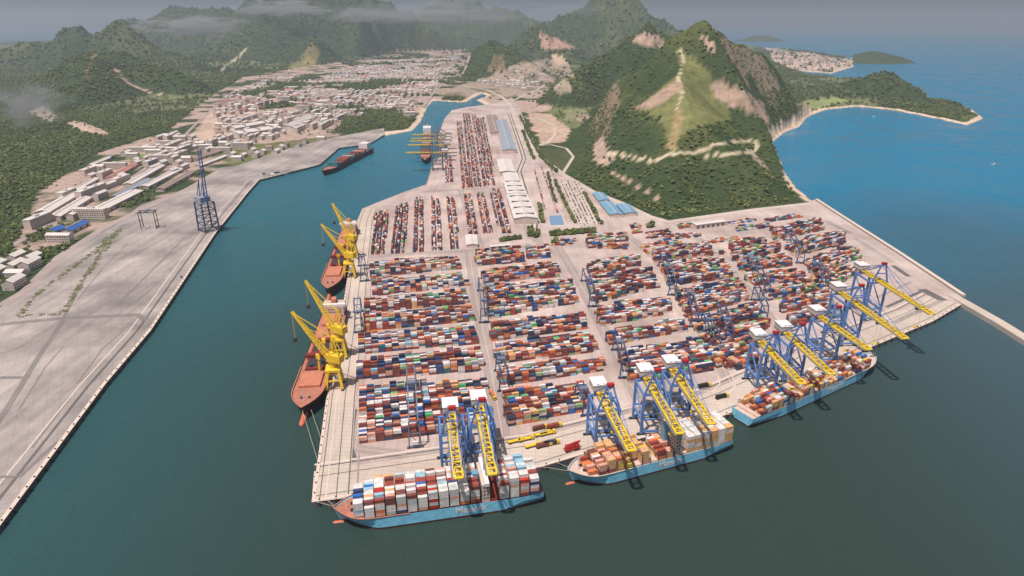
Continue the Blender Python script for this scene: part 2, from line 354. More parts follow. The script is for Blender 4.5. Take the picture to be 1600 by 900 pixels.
nt.links.new(na.outputs['Fac'], r.inputs[0]); x = N('ShaderNodeMix'); x.data_type = 'RGBA'; x.blend_type = 'MULTIPLY'; x.inputs[0].default_value = 1
nt.links.new(at.outputs['Color'], x.inputs[6]); nt.links.new(r.outputs[0], x.inputs[7]); nt.links.new(x.outputs[2], b.inputs['Base Color'])
bp = N('ShaderNodeBump'); bp.inputs['Strength'].default_value = .9; bp.inputs['Distance'].default_value = 6
nt.links.new(na.outputs['Fac'], bp.inputs['Height']); nt.links.new(bp.outputs[0], b.inputs['Normal'])
me.materials.append(tmn); to = bpy.data.objects.new('terrain', me); C.objects.link(to); tag(to, 'green hills and flat land around the harbour', kind='structure')
def tz(x, y):
    j = int(np.searchsorted(xs, x)); i = int(np.searchsorted(ys, y))
    j = min(max(j, 1), nx-1); i = min(max(i, 1), ny-1); u = (x-xs[j-1])/(xs[j]-xs[j-1]); v = (y-ys[i-1])/(ys[i]-ys[i-1])
    return (hm[i-1, j-1]*(1-u)+hm[i-1, j]*u)*(1-v)+(hm[i, j-1]*(1-u)+hm[i, j]*u)*v
def GT(px, py):
    p = G(px, py); z = tz(p.x, p.y)
    for _ in range(4): p = G(px, py, max(z, -.5)); z = tz(p.x, p.y)
    return Vector((p.x, p.y, z))
# ------------------------------------------------------------ sea
wm = bpy.data.materials.new('sea_water'); wm.use_nodes = True; nt = wm.node_tree; b = nt.nodes['Principled BSDF']; N = nt.nodes.new
b.inputs['IOR'].default_value = 1.33; b.inputs['Specular IOR Level'].default_value = .35
tc = N('ShaderNodeTexCoord'); sep = N('ShaderNodeSeparateXYZ'); nt.links.new(tc.outputs['Object'], sep.inputs[0])
def mr(src, a, bb):
    q = N('ShaderNodeMapRange'); q.interpolation_type = 'SMOOTHSTEP'; q.inputs[1].default_value = a; q.inputs[2].default_value = bb; nt.links.new(src, q.inputs[0]); return q.outputs[0]
def mixc(f, a, bb):
    q = N('ShaderNodeMix'); q.data_type = 'RGBA'
    if isinstance(f, float): q.inputs[0].default_value = f
    else: nt.links.new(f, q.inputs[0])
    for i, c in ((6, a), (7, bb)):
        if isinstance(c, tuple): q.inputs[i].default_value = (*c, 1)
        else: nt.links.new(c, q.inputs[i])
    return q.outputs[2]
big = N('ShaderNodeTexNoise'); big.inputs['Scale'].default_value = .0035; big.inputs['Detail'].default_value = 6; nt.links.new(tc.outputs['Object'], big.inputs['Vector'])
ad = N('ShaderNodeMath'); ad.operation = 'MULTIPLY_ADD'; ad.inputs[1].default_value = 500; nt.links.new(big.outputs['Fac'], ad.inputs[0]); nt.links.new(sep.outputs['Y'], ad.inputs[2])
deep = mixc(mr(ad.outputs[0], 800, 1500), lin((48, 64, 58)), lin((34, 104, 132)))         # silty harbour water near the quays, clear blue bay beyond
deep = mixc(mr(sep.outputs['X'], -40, -420), deep, mixc(mr(ad.outputs[0], 700, 2200), lin((46, 82, 84)), lin((42, 114, 134))))
bay = mixc(mr(ad.outputs[0], 750, 1700), lin((60, 84, 92)), lin((26, 118, 154)))
fin = mixc(mr(sep.outputs['X'], 200, 600), deep, bay)
nt.links.new(fin, b.inputs['Base Color'])
wv = N('ShaderNodeTexNoise'); wv.inputs['Scale'].default_value = .12; wv.inputs['Detail'].default_value = 7; wv.inputs['Roughness'].default_value = .6; nt.links.new(tc.outputs['Object'], wv.inputs['Vector'])
bp = N('ShaderNodeBump'); bp.inputs['Strength'].default_value = .7; bp.inputs['Distance'].default_value = 2.0; nt.links.new(wv.outputs['Fac'], bp.inputs['Height']); nt.links.new(bp.outputs[0], b.inputs['Normal'])
rw = N('ShaderNodeTexNoise'); rw.inputs['Scale'].default_value = .006; rw.inputs['Detail'].default_value = 8; rw.inputs['Distortion'].default_value = 1.5; nt.links.new(tc.outputs['Object'], rw.inputs['Vector'])
rr_ = N('ShaderNodeMapRange'); rr_.inputs[1].default_value = .35; rr_.inputs[2].default_value = .65; rr_.inputs[3].default_value = .10; rr_.inputs[4].default_value = .42; nt.links.new(rw.outputs['Fac'], rr_.inputs[0]); nt.links.new(rr_.outputs[0], b.inputs['Roughness'])
MATS['sea_water'] = wm
tag(MB().quad([(-30000,-300,WZ),(30000,-300,WZ),(30000,36000,WZ),(-30000,36000,WZ)]).build('sea', 'sea_water'), 'teal and dark green sea water around the harbour', kind='structure')
# ------------------------------------------------------------ quay slabs, ribbons
def slab(name, poly, zt, zb, m, side):
    P = [G(*p) for p in poly]; mb = MB(); a = sum(P[i].x*P[(i+1) % len(P)].y-P[(i+1) % len(P)].x*P[i].y for i in range(len(P)))
    if a < 0: P = P[::-1]
    mb.quad([(p.x, p.y, zt) for p in P])
    for i in range(len(P)):
        p, q = P[i], P[(i+1) % len(P)]; mb.quad([(p.x,p.y,zb),(q.x,q.y,zb),(q.x,q.y,zt),(p.x,p.y,zt)], 1)
    o = mb.build(name, [m, side]); o['kind'] = 'structure'; return o
tag(slab('terminal_ground', TERM, 0, -9, 'yard_concrete', 'dark_road'), 'pale concrete ground of the container terminal')
tag(slab('bank_ground', WBANK, 0, -9, 'bank_concrete', 'dark_road'), 'empty grey concrete quay ground on the left bank')
def ribbon(name, pl, width, z=.06, m='road_asphalt', parent=None, label=None, world=False, ter=False, thick=0):
    P = [Vector(p) if world else (GT(*p) if ter else G(*p)) for p in pl]
    if ter:                                   # follow the ground between the given points
        Q = []
        for a, c in zip(P, P[1:]):
            n = max(1, int((c-a).length/18)); Q += [a.lerp(c, i/n) for i in range(n)]
        P = Q+[P[-1]]
    mb = MB(); E = []
    for i, p in enumerate(P):
        a = P[max(i-1, 0)]; c = P[min(i+1, len(P)-1)]; d = Vector((c.x-a.x, c.y-a.y, 0)).normalized(); n = Vector((-d.y, d.x, 0))*width/2
        if ter:
            zz = max(tz((p+n*.9).x, (p+n*.9).y), tz((p-n*.9).x, (p-n*.9).y), tz(p.x, p.y), -.2)+.5
        else: zz = z
        E.append((Vector((p.x+n.x, p.y+n.y, zz)), Vector((p.x-n.x, p.y-n.y, zz))))
    for (a, c), (d, e) in zip(E, E[1:]):
        mb.quad([c, e, d, a])
        if thick: 
            dn = Vector((0,0,thick)); mb.quad([a, d, d-dn, a-dn]); mb.quad([e, c, c-dn, e-dn])
    if thick:
        for a, c in (E[0], E[-1]): mb.quad([a, c, c-Vector((0,0,thick)), a-Vector((0,0,thick))])
    o = mb.build(name, m, parent); o['kind'] = 'structure'
    if label: o['label'] = label
    return o
def offs(pl, d, z=0):   # offset a pixel polyline by d metres to the left in world space
    P = [G(*p) for p in pl]; out = []
    for i, p in enumerate(P):
        a = P[max(i-1,0)]; c = P[min(i+1,len(P)-1)]; t = (c-a).normalized(); out.append(Vector((p.x-t.y*d, p.y+t.x*d, z)))
    return out
FR = [TWEST[-1]]+TFRONT
ribbon('quay_apron', offs(FR, 18), 31, .05, 'pale_road', world=True, label='pale quay apron along the front edge')
ribbon('quay_apron', offs(TWEST[9:], 14), 22, .08, 'pale_road', world=True, label='pale quay apron along the left edge')
for d, wd, m in ((1.2,2.2,'quay_edge'),(6,.8,'dark_road'),(27,.8,'dark_road'),(38,1.2,'dark_road'),(41,2.0,'quay_edge')):
    ribbon('quay_line' , offs(FR, d), wd, .11 if d > 2 else .35, m, world=True, thick=.4 if d < 2 else 0)
for d, wd, m in ((1.2,2.2,'quay_edge'),(5,.7,'dark_road'),(9,.7,'quay_edge'),(16,.7,'dark_road'),(24,.9,'dark_road'),(30,1.5,'road_asphalt')):
    ribbon('quay_line', offs(TWEST[9:], d), wd, .13 if d > 2 else .3, m, world=True, thick=.4 if d < 2 else 0)
ribbon('quay_line', offs(BANK[:9], 1.5), 3, .3, 'quay_edge', world=True, thick=.4); ribbon('quay_line', offs(BANK[:8], 14), 2.5, .06, 'dark_road', world=True)
ribbon('quay_line', offs(BANK[:8], 22), 1.2, .06, 'quay_edge', world=True)
# terminal roads
for pl, wd in (([(733,392),(745,470),(764,560),(782,660),(786,700)],14),([(872,385),(905,440),(945,520),(985,600),(1000,625)],13),([(975,362),(1025,405),(1070,470),(1120,560),(1150,610)],12),
               ([(1090,372),(1150,430),(1200,490),(1225,530)],11),([(565,402),(640,396),(735,392),(870,382)],13),([(560,660),(556,700),(640,712),(790,690),(920,662),(1010,632),(1150,598)],11),
               ([(545,480),(533,590),(526,700)],11),([(720,296),(730,330),(752,386)],11),([(800,300),(830,370),(872,400)],10),([(660,300),(720,296),(800,292)],12)):
    ribbon('terminal_road', pl, wd, .03+random.random()*.015, 'road_asphalt')
    ribbon('road_line', pl, .45, .15, 'quay_edge')
ribbon('dark_patch', [(546,640),(541,670),(538,700),(545,722)], 13, .07, 'dark_road')
ribbon('turning_circle', [(1085,610),(1112,612),(1125,600),(1122,588),(1105,580)], 1.2, .16, 'quay_edge'); ribbon('turning_circle', [(1100,630),(1135,622),(1150,600),(1140,580),(1125,560)], 1.2, .16, 'quay_edge')
for pl, wd, m in (([(0,507),(100,497),(215,492),(228,500)],8,'bank_asphalt'),([(100,499),(62,555),(10,640),(-30,700)],5,'bank_asphalt'),([(100,495),(140,420),(178,365),(195,350)],3,'bank_asphalt'),
                  ([(0,478),(40,455),(95,400),(160,358),(215,330),(280,302),(345,268)],14,'road_asphalt'),([(0,590),(45,590)],5,'bank_asphalt'),([(0,745),(30,745),(90,690)],3,'bank_asphalt')):
    BZ = globals().get('BZ', .06)+.03; ribbon('bank_road', pl, wd, BZ, m)
for pl in ([(30,640),(70,575),(100,540)],[(120,600),(160,545),(200,510)],[(50,700),(110,620)],[(190,470),(240,420),(290,370)],[(120,470),(160,420),(200,380)],[(215,470),(260,430)],[(-20,560),(40,540)]):
    ribbon('tyre_stain', pl, random.uniform(1.5, 3), .035, 'bank_asphalt')
# country roads
for pl, wd, m, lb in (([(735,118),(700,128),(690,132)],14,'road_asphalt','far road into the town'),
    ([(690,132),(720,134),(760,140),(785,152),(798,165),(811,200),(834,238),(880,273),(926,300),(972,318),(1015,339),(1045,347),(1110,338),(1180,328),(1262,319)],13,'pale_road','main road along the foot of the mountain'),
    ([(740,82),(715,105),(690,130),(672,152),(660,168)],16,'road_asphalt','wide town avenue'),
    ([(0,395),(60,360),(130,318),(200,282),(255,245),(285,215),(310,190),(345,160)],10,'road_asphalt','long road through the left bank sheds'),
    ([(285,215),(340,218),(420,210),(520,195),(600,180),(640,172)],9,'pale_road','curved pale road past the market hall'),
    ([(812,182),(845,187),(868,198),(866,212),(855,224),(838,228)],9,'pale_road','loop road beside the bare field'),
    ([(838,228),(860,226),(885,232),(896,245),(880,270)],7,'pale_road','small road round the shrub field'),
    ([(800,158),(840,140),(852,132)],10,'pale_road','road into the small settlement between the hills')):
    ribbon('road', pl, wd, .1, m, ter=True, label=lb, thick=.6)
for k in (-4, 4):
    ribbon('railway_track', [p for p in offs([(796,178),(815,234),(819,248),(811,268),(821,303),(836,344),(834,366)], k, .12)], 3.2, .14, 'dark_road', world=True)
ribbon('railway_bed', [(796,178),(815,234),(819,248),(811,268),(821,303),(836,344),(834,366)], 16, .09, 'pale_road')
# breakwater going off to the right
bw = [G(1488,462), G(1560,503), G(1700,590)]
o = ribbon('breakwater', [(p.x, p.y, 0) for p in bw], 12, 1.2, 'pale_road', world=True, thick=8, label='long straight concrete breakwater running off to the right')
ribbon('sea_wall', offs(list(reversed(TEAST)), 4), 5, 1.8, 'quay_edge', world=True, thick=3, label='pale sea wall along the right edge of the terminal')
for k, (a, c, wd, m) in enumerate((((1290,345),(1330,365),9,'bank_concrete'),((1335,372),(1395,410),8,'bank_concrete'),((1440,452),(1475,470),12,'dark_road'),((1395,415),(1420,432),7,'dark_road'),((1395,505),(1470,470),6,'bank_concrete'),((1385,480),(1440,455),4,'dark_road'),((1370,465),(1425,440),4,'bank_concrete'))):
    ribbon('paving_strip', [a, c], wd, .1+k*.01, m)
fe = MB()
for L_ in (FR, TWEST[5:], BANK[1:12]):
    P = [G(*q) for q in L_]
    for a, c in zip(P, P[1:]):
        d = (c-a).normalized(); n = Vector((d.y, -d.x, 0))
        for k in range(int((c-a).length/11)):
            q = a+d*(k*11+5); fe.beam(q+n*.4+Vector((0,0,-.4)), q+n*.4+Vector((0,0,-3.6)), 1.3, .8); fe.cyl(q-n*1.2+Vector((0,0,.3)), q-n*1.2+Vector((0,0,1.1)), .45, .6, 7)
tag(fe.build('quay_fenders', 'rubber'), 'small black fenders and bollards lining the quay walls', kind='stuff')
HAZE = 7.5e-5
# ------------------------------------------------------------ containers: every box is placed first, built at the end
LC, WC, HC = 6.06, 2.44, 2.6
BOX = []
ORD = ['zeroth','first','second','third','fourth','fifth','sixth','seventh','eighth','ninth','tenth','eleventh','twelfth','thirteenth','fourteenth','fifteenth','sixteenth','seventeenth','eighteenth','nineteenth','twentieth','twenty-first','twenty-second','twenty-third','twenty-fourth','twenty-fifth','twenty-sixth','twenty-seventh','twenty-eighth','twenty-ninth','thirtieth']
def pick(pal):
    k = list(pal); return random.choices(k, [pal[i] for i in k])[0]
YARD = {'white':21,'rust red':16,'orange':7,'brown':25,'dark blue':10,'blue':3,'navy':19,'green':3,'pale green':3,'grey':4,'tan':8,'pink':12,'teal':2,'light blue':2,'pale grey':5}
def stack(grid, org, u, v, pu, pv, z0, where, place, pal, same=.35):
    """grid[(col,row)] = tiers; row 0 is nearest the camera"""
    rz = math.atan2(u.y, u.x); prev = None
    for (c, r), n in sorted(grid.items(), key=lambda q: (q[0][1], q[0][0])):
        base = prev if prev and random.random() < .52 else pick(pal)
        prev = base
        for t in range(n):
            colr = base if random.random() < same else pick(pal)
            top = t == n-1; front = grid.get((c, r-1), 0) <= t
            if not (top or front or grid.get((c-1, r), 0) <= t or grid.get((c+1, r), 0) <= t or grid.get((c, r+1), 0) <= t): continue
            p = org+u*(c*pu+pu/2)+v*(r*pv+pv/2)+u*random.uniform(-.06, .06)
            BOX.append((p.x, p.y, z0+t*HC, rz, colr, top, front, where, place, c, r, t, n))
OCC = {}
def yard(quad, where, tiers=(2.6, 1.6), zt=5.0, pal=YARD, lane=7, gap=.10, along='u', pu=LC+.5, pv=WC+.42, udir=None):
    TL, TR, BR, BL = G(*quad[0], zt), G(*quad[1], zt), G(*quad[2]), G(*quad[3])
    for p in (TL, TR): p.z = 0
    if along == 'u': u = udir or (BR-BL).normalized()
    else: u = ((TL+TR)/2-(BL+BR)/2).normalized()
    v = Vector((-u.y, u.x, 0)); org = BL.copy()
    P = [TL, TR, BR, BL]; uv = [((p-org).dot(u), (p-org).dot(v)) for p in P]
    u0 = min(p[0] for p in uv); u1 = max(p[0] for p in uv); v0 = min(p[1] for p in uv); v1 = max(p[1] for p in uv)
    org = org+u*u0+v*v0; uv = [(a-u0, b-v0) for a, b in uv]; grid = {}
    nu, nv = int((u1-u0)/pu)+1, int((v1-v0)/pv)+1; sd = random.randint(0, 9999)
    cu, rv = np.meshgrid(np.arange(nu), np.arange(nv)); ok = inside((cu+.5)*pu, (rv+.5)*pv, uv)
    hn = fbm(cu/3.2+sd, rv/2.6, 1, 2, sd)
    for r in range(nv):
        if along == 'u' and lane and r % lane == lane-1: continue
        if along == 'v' and r % 3 == 2: continue
        for c in range(nu):
            if not ok[r, c] or random.random() < gap: continue
            q = org+u*((c+.5)*pu)+v*((r+.5)*pv); key = (int(q.x//8), int(q.y//8))
            if any(abs((o_-q).dot(u)) < LC+.2 and abs((o_-q).dot(v)) < WC+.2 for i in (-1,0,1) for j in (-1,0,1) for o_, g_ in OCC.get((key[0]+i, key[1]+j), ()) if g_ != sd): continue
            OCC.setdefault(key, []).append((q, sd))
            n = int(round(tiers[0]+(hn[r, c]-.38)*tiers[1]*2.4+random.uniform(-.35, .35)))
            if n > 0: grid[(c, r)] = min(n, 5)
    stack(grid, org, u, v, pu, pv, .02, 'yard', where, pal)
BLK = {
 'A': [((578,410),(718,402),(721,421),(578,433)),((580,435),(720,431),(731,447),(583,463)),((569,468),(726,455),(735,474),(572,489)),((568,492),(736,481),(740,502),(570,518)),((560,525),(742,512),(746,538),(560,553)),((564,560),(749,548),(753,580),(557,594)),((563,602),(756,593),(764,668),(561,694))],
 'B': [((743,394),(815,388),(817,410),(746,416)),((824,388),(857,386),(858,403),(825,406)),((753,421),(872,413),(874,433),(756,443)),((759,448),(891,438),(901,474),(763,499)),((768,505),(911,490),(916,514),(768,534)),((771,540),(923,521),(931,550),(775,570)),((780,577),(938,555),(943,580),(782,603)),((784,610),(915,598),(920,642),(794,667))],
 'C': [((918,367),(978,364),(979,390),(918,388)),((920,411),(997,401),(999,418),(921,430)),((918,433),(1016,423),(1028,450),(927,475)),((932,481),(1043,465),(1051,489),(938,511)),((948,519),(1067,499),(1070,519),(952,540)),((965,547),(1095,531),(1112,580),(985,600))],
 'D': [((1020,390),(1105,382),(1112,400),(1022,410)),((1030,410),(1127,405),(1144,435),(1045,448)),((1055,455),(1155,437),(1168,470),(1072,497)),((1078,497),(1180,478),(1192,500),(1092,522)),((1095,528),(1200,498),(1202,512),(1120,576)),((1130,560),(1185,530),(1180,575),(1140,580))],
 'E': [((1141,378),(1192,373),(1195,384),(1141,391)),((1144,391),(1215,381),(1219,394),(1144,411)),((1155,411),(1229,401),(1237,416),(1158,425)),((1165,432),(1252,425),(1259,440),(1180,447)),((1195,455),(1262,437),(1275,458),(1200,470)),((1219,475),(1293,455),(1298,475),(1222,490)),((1232,495),(1306,475),(1310,498),(1237,512))],
 'F': [((1205,357),(1280,343),(1286,360),(1210,376)),((1222,382),(1314,362),(1320,382),(1242,401)),((1258,406),(1328,386),(1344,404),(1270,432)),((1264,434),(1348,410),(1354,426),(1276,458))],
}
for b, L in BLK.items():
    ud = Vector((0, 0, 0))
    for q in L: ud += (G(*q[2])-G(*q[3])).normalized()
    ud.normalize()
    for i, q in enumerate(L):
        nm = {'A6':'the block behind left ship','B7':'the block behind parked trailers','A5':'the second block behind left ship','C5':'the block behind middle ship'}.get(b+str(i), 'a far yard block')
        yard(q, nm, (3.1, 1.5) if b+str(i) != 'A6' else (2.5, 1.3), zt=5 if b in 'ABC' else 4, lane=12 if b+str(i) == 'A6' else 7, gap=.04, udir=ud)
LONG = [((585,333),(606,327),(600,396),(580,398)),((618,320),(637,315),(631,396),(612,397)),((647,308),(660,306),(661,394),(644,394)),((671,305),(686,310),(689,391),(672,392)),((693,305),(709,306),(717,389),(701,390)),
 ((725,302),(736,300),(746,367),(733,368)),((743,299),(756,299),(768,364),(755,365)),((765,296),(781,295),(797,364),(780,365)),
 ((712,189),(720,188),(733,293),(720,295)),((723,176),(733,175),(751,292),(735,293)),((736,178),(743,178),(765,290),(756,292)),((745,183),(756,183),(776,289),(766,290)),((696,247),(704,245),(707,284),(696,286))]
for q in LONG: yard(q, 'far', (2.3, 1.6), 6, along='v', gap=.06, pal={'white':14,'rust red':14,'orange':8,'brown':26,'dark blue':8,'navy':24,'green':2,'pink':12,'grey':8})
SMALL = [((1150,353),(1200,348),(1203,356),(1152,362)),((1035,366),(1095,361),(1098,370),(1037,376)),((1105,372),(1150,368),(1153,376),(1107,381)),((1080,392),(1130,388),(1134,398),(1084,402)),((1280,372),(1318,360),(1324,368),(1286,380)),((1216,365),(1240,361),(1242,368),(1218,373)),((1180,402),(1225,396),(1228,404),(1183,411)),((1110,420),(1142,416),(1150,430),(1118,436)),((1285,402),(1330,388),(1336,396),(1292,410)),((1010,362),(1045,356),(1050,368),(1012,374)),((1060,350),(1125,345),(1127,352),(1062,358)),((1130,345),(1180,340),(1182,346),(1132,352)),((862,376),(900,371),(902,381),(864,386)),((1000,380),(1060,374),(1062,382),(1002,388)),((985,350),(1000,348),(1002,364),(988,366)),((1196,340),(1250,332),(1252,340),(1198,348)),((1230,355),(1262,345),(1266,352),(1236,362))]
for q in SMALL: yard(q, 'far', (1.4, 1.2), 3, gap=.3, lane=4)
# ------------------------------------------------------------ container ships
def loft(mb, stations, mi):
    for a, b in zip(stations, stations[1:]):
        for i in range(len(a)-1): mb.quad([a[i], b[i], b[i+1], a[i+1]], mi[i] if isinstance(mi, list) else mi)
def hull(root, L, B, top, mats, bulb='bulb_orange', bowlen=.2, sheer=2.5):
    """bow at +X; waterline z is WZ-top level above root 0"""
    hb = lambda t: B/2*(1-max(0, (t-(1-bowlen))/bowlen)**2.1)*(.86+.14*min(1, t/.12))
    hw = lambda t: B/2*max(0.02, (1-max(0, (t-(.93-bowlen))/(bowlen+.04))**1.5 if t < .97 else .02))*(.6+.4*min(1, t/.2))
    ts = [0,.04,.1,.2,.35,.5,.65,.75,.8,.84,.88,.91,.94,.965,.985,1.0]
    zt = lambda t: top+sheer*max(0, (t-.78)/.22)**1.6
    side, boot = MB(), MB()
    for s in (1, -1):
        up, lo = [], []
        for t in ts:
            x = (t-.5)*L; xw = x-L*.03*max(0, (t-.8)/.2); a = hb(t); c = max(.15, min(hw(t), a)); m = a*.5+c*.5 if t > .75 else a*.92+c*.08
            up.append([(x, s*max(a, .12), zt(t)), ((x+xw)/2, s*max(m, .12), top*.35), (xw, s*c, WZ+1.6)]); lo.append([(xw, s*c, WZ+1.6), (xw-L*.004, s*c*.97, WZ-3)])
        if s < 0: up = up[::-1]; lo = lo[::-1]
        loft(side, up, 0); loft(boot, lo, 0)
    h = [zt(0), hb(0), hw(0)]; c = min(h[2], h[1]); m = h[1]*.92+c*.08
    side.quad([(-L/2,-h[1],h[0]),(-L/2,h[1],h[0]),(-L/2,m,top*.35),(-L/2,-m,top*.35)]); side.quad([(-L/2,-m,top*.35),(-L/2,m,top*.35),(-L/2,c,WZ+1.6),(-L/2,-c,WZ+1.6)])
    boot.quad([(-L/2,-c,WZ+1.6),(-L/2,c,WZ+1.6),(-L/2-.1,c*.97,WZ-3),(-L/2-.1,-c*.97,WZ-3)])
    hu = side.build('hull', mats[0], root); boot.build('boot_stripe', mats[1], root)
    dk = MB()
    st = [[((t-.5)*L-.3*(t > .99), hb(t)*.97, zt(t)-1.1), ((t-.5)*L-.3*(t > .99), -hb(t)*.97, zt(t)-1.1)] for t in ts]; loft(dk, st, 0); dk.build('deck', mats[2], root)
    rim = MB()
    for s in (1, -1):
        for t, q in zip(ts[6:], ts[7:]): rim.beam(((t-.5)*L, s*max(hb(t), .1), zt(t)+.1), ((q-.5)*L, s*max(hb(q), .1), zt(q)+.1), .7, .4)
    rim.build('bulwark_rail', mats[3], root)
    if bulb:
        bb = MB(); bb.cyl((L*.46,0,WZ-.9), (L*.5,0,WZ-.7), 1.5, 1.4, 10); bb.cyl((L*.5,0,WZ-.7), (L*.5+1.6,0,WZ-.5), 1.4, .6, 10); bb.build('bulbous_bow', bulb, root)
    for k in (-1, 1): MB().cyl((L*.415, k*B*.12-.8, top+.8), (L*.415, k*B*.12+.8, top+.8), 1.0, None, 10).build('anchor_winch', 'dark_steel', root)
    MB().cyl((L*.44,0,top-.5), (L*.44,0,top+11), .35, .2, 6).build('foremast', 'white_paint', root)
    return hu
def lettering(txt, size, loc, rot, m, parent):
    cu = bpy.data.curves.new('lettering', 'FONT'); cu.body = txt; cu.size = size; cu.extrude = .04; cu.offset = .10; cu.align_x = 'CENTER'; cu.align_y = 'CENTER'
    t = bpy.data.objects.new('t', cu); C.objects.link(t); dg = bpy.context.evaluated_depsgraph_get(); me = bpy.data.meshes.new_from_object(t.evaluated_get(dg)); bpy.data.objects.remove(t)
    me.name = 'lettering'; me.materials.clear(); me.materials.append(MATS[m]); o = part('lettering', me, parent); o.location = loc; o.rotation_euler = rot; return o
SHIPS = []
def cship(bow, stern, B, label, near_y, text_x, where, bays, pal, hullrim='deck_brown', same=.3, house=None, top=6.0, bl=.15):
    a, c = G(*bow, top), G(*stern, top); a.z = c.z = 0; L = (a-c).length; rz = ang(c, a)
    r = empty('container_ship', (a+c)/2, rz, label, 'ship', 'blue container ships at the front quay'); hu = hull(r, L, B, top, ['hull_blue','hull_red','deck_brown' if hullrim != 'deck_beige' else hullrim, hullrim], bowlen=bl)
    s = near_y
    lettering('Maersk', 7.2, (text_x*L, s*(B/2+.14), 2.2), (math.pi/2, 0, 0 if s < 0 else math.pi), 'white_paint', r)
    M = Matrix.Translation((a+c)/2) @ Matrix.Rotation(rz, 4, 'Z')
    # hatch coamings
    hc = MB(); hc.box((-L*.47, -B*.44, top-1.05), (L*.33, B*.44, top+.3)); hc.build('hatch_coaming', 'hold_red' if hullrim == 'deck_brown' else 'deck_beige', r)
    u = Vector((math.cos(rz), math.sin(rz), 0)); vv = Vector((-u.y, u.x, 0))*s      # vv points to the camera side
    nrow = int(B*.97/(WC+.06)); pu = LC+.78
    for k, (x, tiers, rows) in enumerate(bays):
        grid = {}
        for j in range(nrow):
            if rows and not (rows[0] <= j < rows[1]): continue
            lim = 1.0
            xb = (x+pu/2)/L+.5
            half = B/2*(1-max(0, (xb+.03-(1-bl))/bl)**2.1); yy = abs((j+.5-nrow/2)*(WC+.06))+WC/2
            if yy > half: continue
            n = tiers+random.choice((0,0,0,0,-1)) if tiers > 2 else tiers+random.choice((0,0,-1,1)); grid[(0, j)] = max(n, 0)
        org = (a+c)/2+u*x+vv*(nrow*(WC+.06)/2); stack({q: n for q, n in grid.items() if n}, org, u, -vv, pu, WC+.06, top+.35, where, ORD[k+1]+' bay from '+('bow' if bays[0][0] > bays[-1][0] else 'stern'), pal, same)
        lb = MB()
        for sy in (-1, 1): lb.beam((x-.3, sy*B*.47, top), (x-.3, sy*B*.47, top+max(tiers, 2)*HC*.8), .35)
        lb.beam((x-.3, -B*.47, top+max(tiers,2)*HC*.8), (x-.3, B*.47, top+max(tiers,2)*HC*.8), .35); lb.build('lashing_bridge', 'dark_steel', r)
    if house:
        x0, x1, hh, m = house; hb = MB().box((x0, -B*.46, top-1), (x1, B*.46, top+hh)); h = hb.build('superstructure', m, r)
        wn = MB()
        for z in np.arange(top+2, top+hh-1, 2.9):
            for y in np.arange(-B*.42, B*.42, 2.4):
                for xx in (x0-.06, x1+.06): wn.box((xx-.04, y, z), (xx+.04, y+1.2, z+1.1))
            for sy in (-1, 1):
                for xx in np.arange(x0+.8, x1-1, 2.2): wn.box((xx, sy*(B*.46+.06)-.04, z), (xx+1.1, sy*(B*.46+.06)+.04, z+1.1))
        tag(wn.build('window_row', 'glass', h), kind='stuff')
        br = MB().box((x0+.5, -B*.54, top+hh), (x0+3.5, B*.54, top+hh+2.6)); br.build('bridge', 'white_paint', r)
        fu = MB().box((x1+.6, -2.4, top), (x1+4.6, 2.4, top+hh+2)); fu.build('funnel', 'roof_blue', r)
        ms = MB().cyl((x0+2, 0, top+hh+2), (x0+2, 0, top+hh+11), .3, .2, 6); ms.beam((x0+2, -3, top+hh+8), (x0+2, 3, top+hh+8), .3); ms.build('radar_mast', 'grey_steel', r)
        SHIPS.append(r)
    return r, L, M
p = LC+.78
W1 = {'white':56,'pale grey':14,'rust red':10,'brown':4,'orange':4,'tan':4,'blue':2,'dark blue':2,'light blue':7,'red':3,'pink':8}
L1 = (G(521,797,6)-G(843,752,6)).length
bays = [(L1*.5-13-p*(k+1), 5 if k > 1 else 4, None) for k in range(12)]; xs1 = bays[-1][0]
bays += [(xs1-13-p*(k+1), [5,6,6,5][k], None) for k in range(int((xs1-13+L1*.5-.5)//p))][:4]
cship((521,797),(843,752),26.5,'blue container ship on the left, full of mostly white containers', 1, -.14, 'left ship', bays, W1, house=(xs1-6.5, xs1-1.2, 13.5, 'deck_beige'))
W2_ = {'tan':40,'pink':20,'orange':14,'rust red':8,'yellow':8,'white':6,'brown':4}
L2 = (G(887,738,6)-G(1132,675,6)).length
b2 = [(L2*.5-12-p*(k+1), [2,3,4,4,1,4,4,1,3,2][k], [None,None,None,None,(0,8),(2,9),None,(5,9),(0,7),None][k]) for k in range(10)]; e2 = b2[-1][0]
b2 = [q for q in b2 if q[0] > -L2*.5+25]; e2 = b2[-1][0]
cship((887,738),(1132,675),25,'blue container ship in the middle, half loaded with tan and orange containers', 1, -.08, 'middle ship', b2, W2_, 'deck_beige', house=(e2-5.5, e2-1.2, 20, 'wall_pale'))
stern2 = [(e2-11.5-p*(k+1), 5, None) for k in range(int((e2-11.5+L2*.5)//p))]
rS = [o for o in bpy.data.objects if o.get('label', '').startswith('blue container ship in the middle')][0]
u = Vector((math.cos(rS.rotation_euler.z), math.sin(rS.rotation_euler.z), 0)); vv = Vector((-u.y, u.x, 0))
for k, (x, t, _) in enumerate(stern2):
    stack({(0, j): 5 for j in range(9)}, rS.location+u*x+vv*(9*(WC+.06)/2), u, -vv, p, WC+.06, 6.35, 'middle ship', ORD[k+1]+' bay from stern', {'white':62,'pale grey':20,'tan':18}, .5)
L3 = (G(1160,645,6)-G(1366,555,6)).length
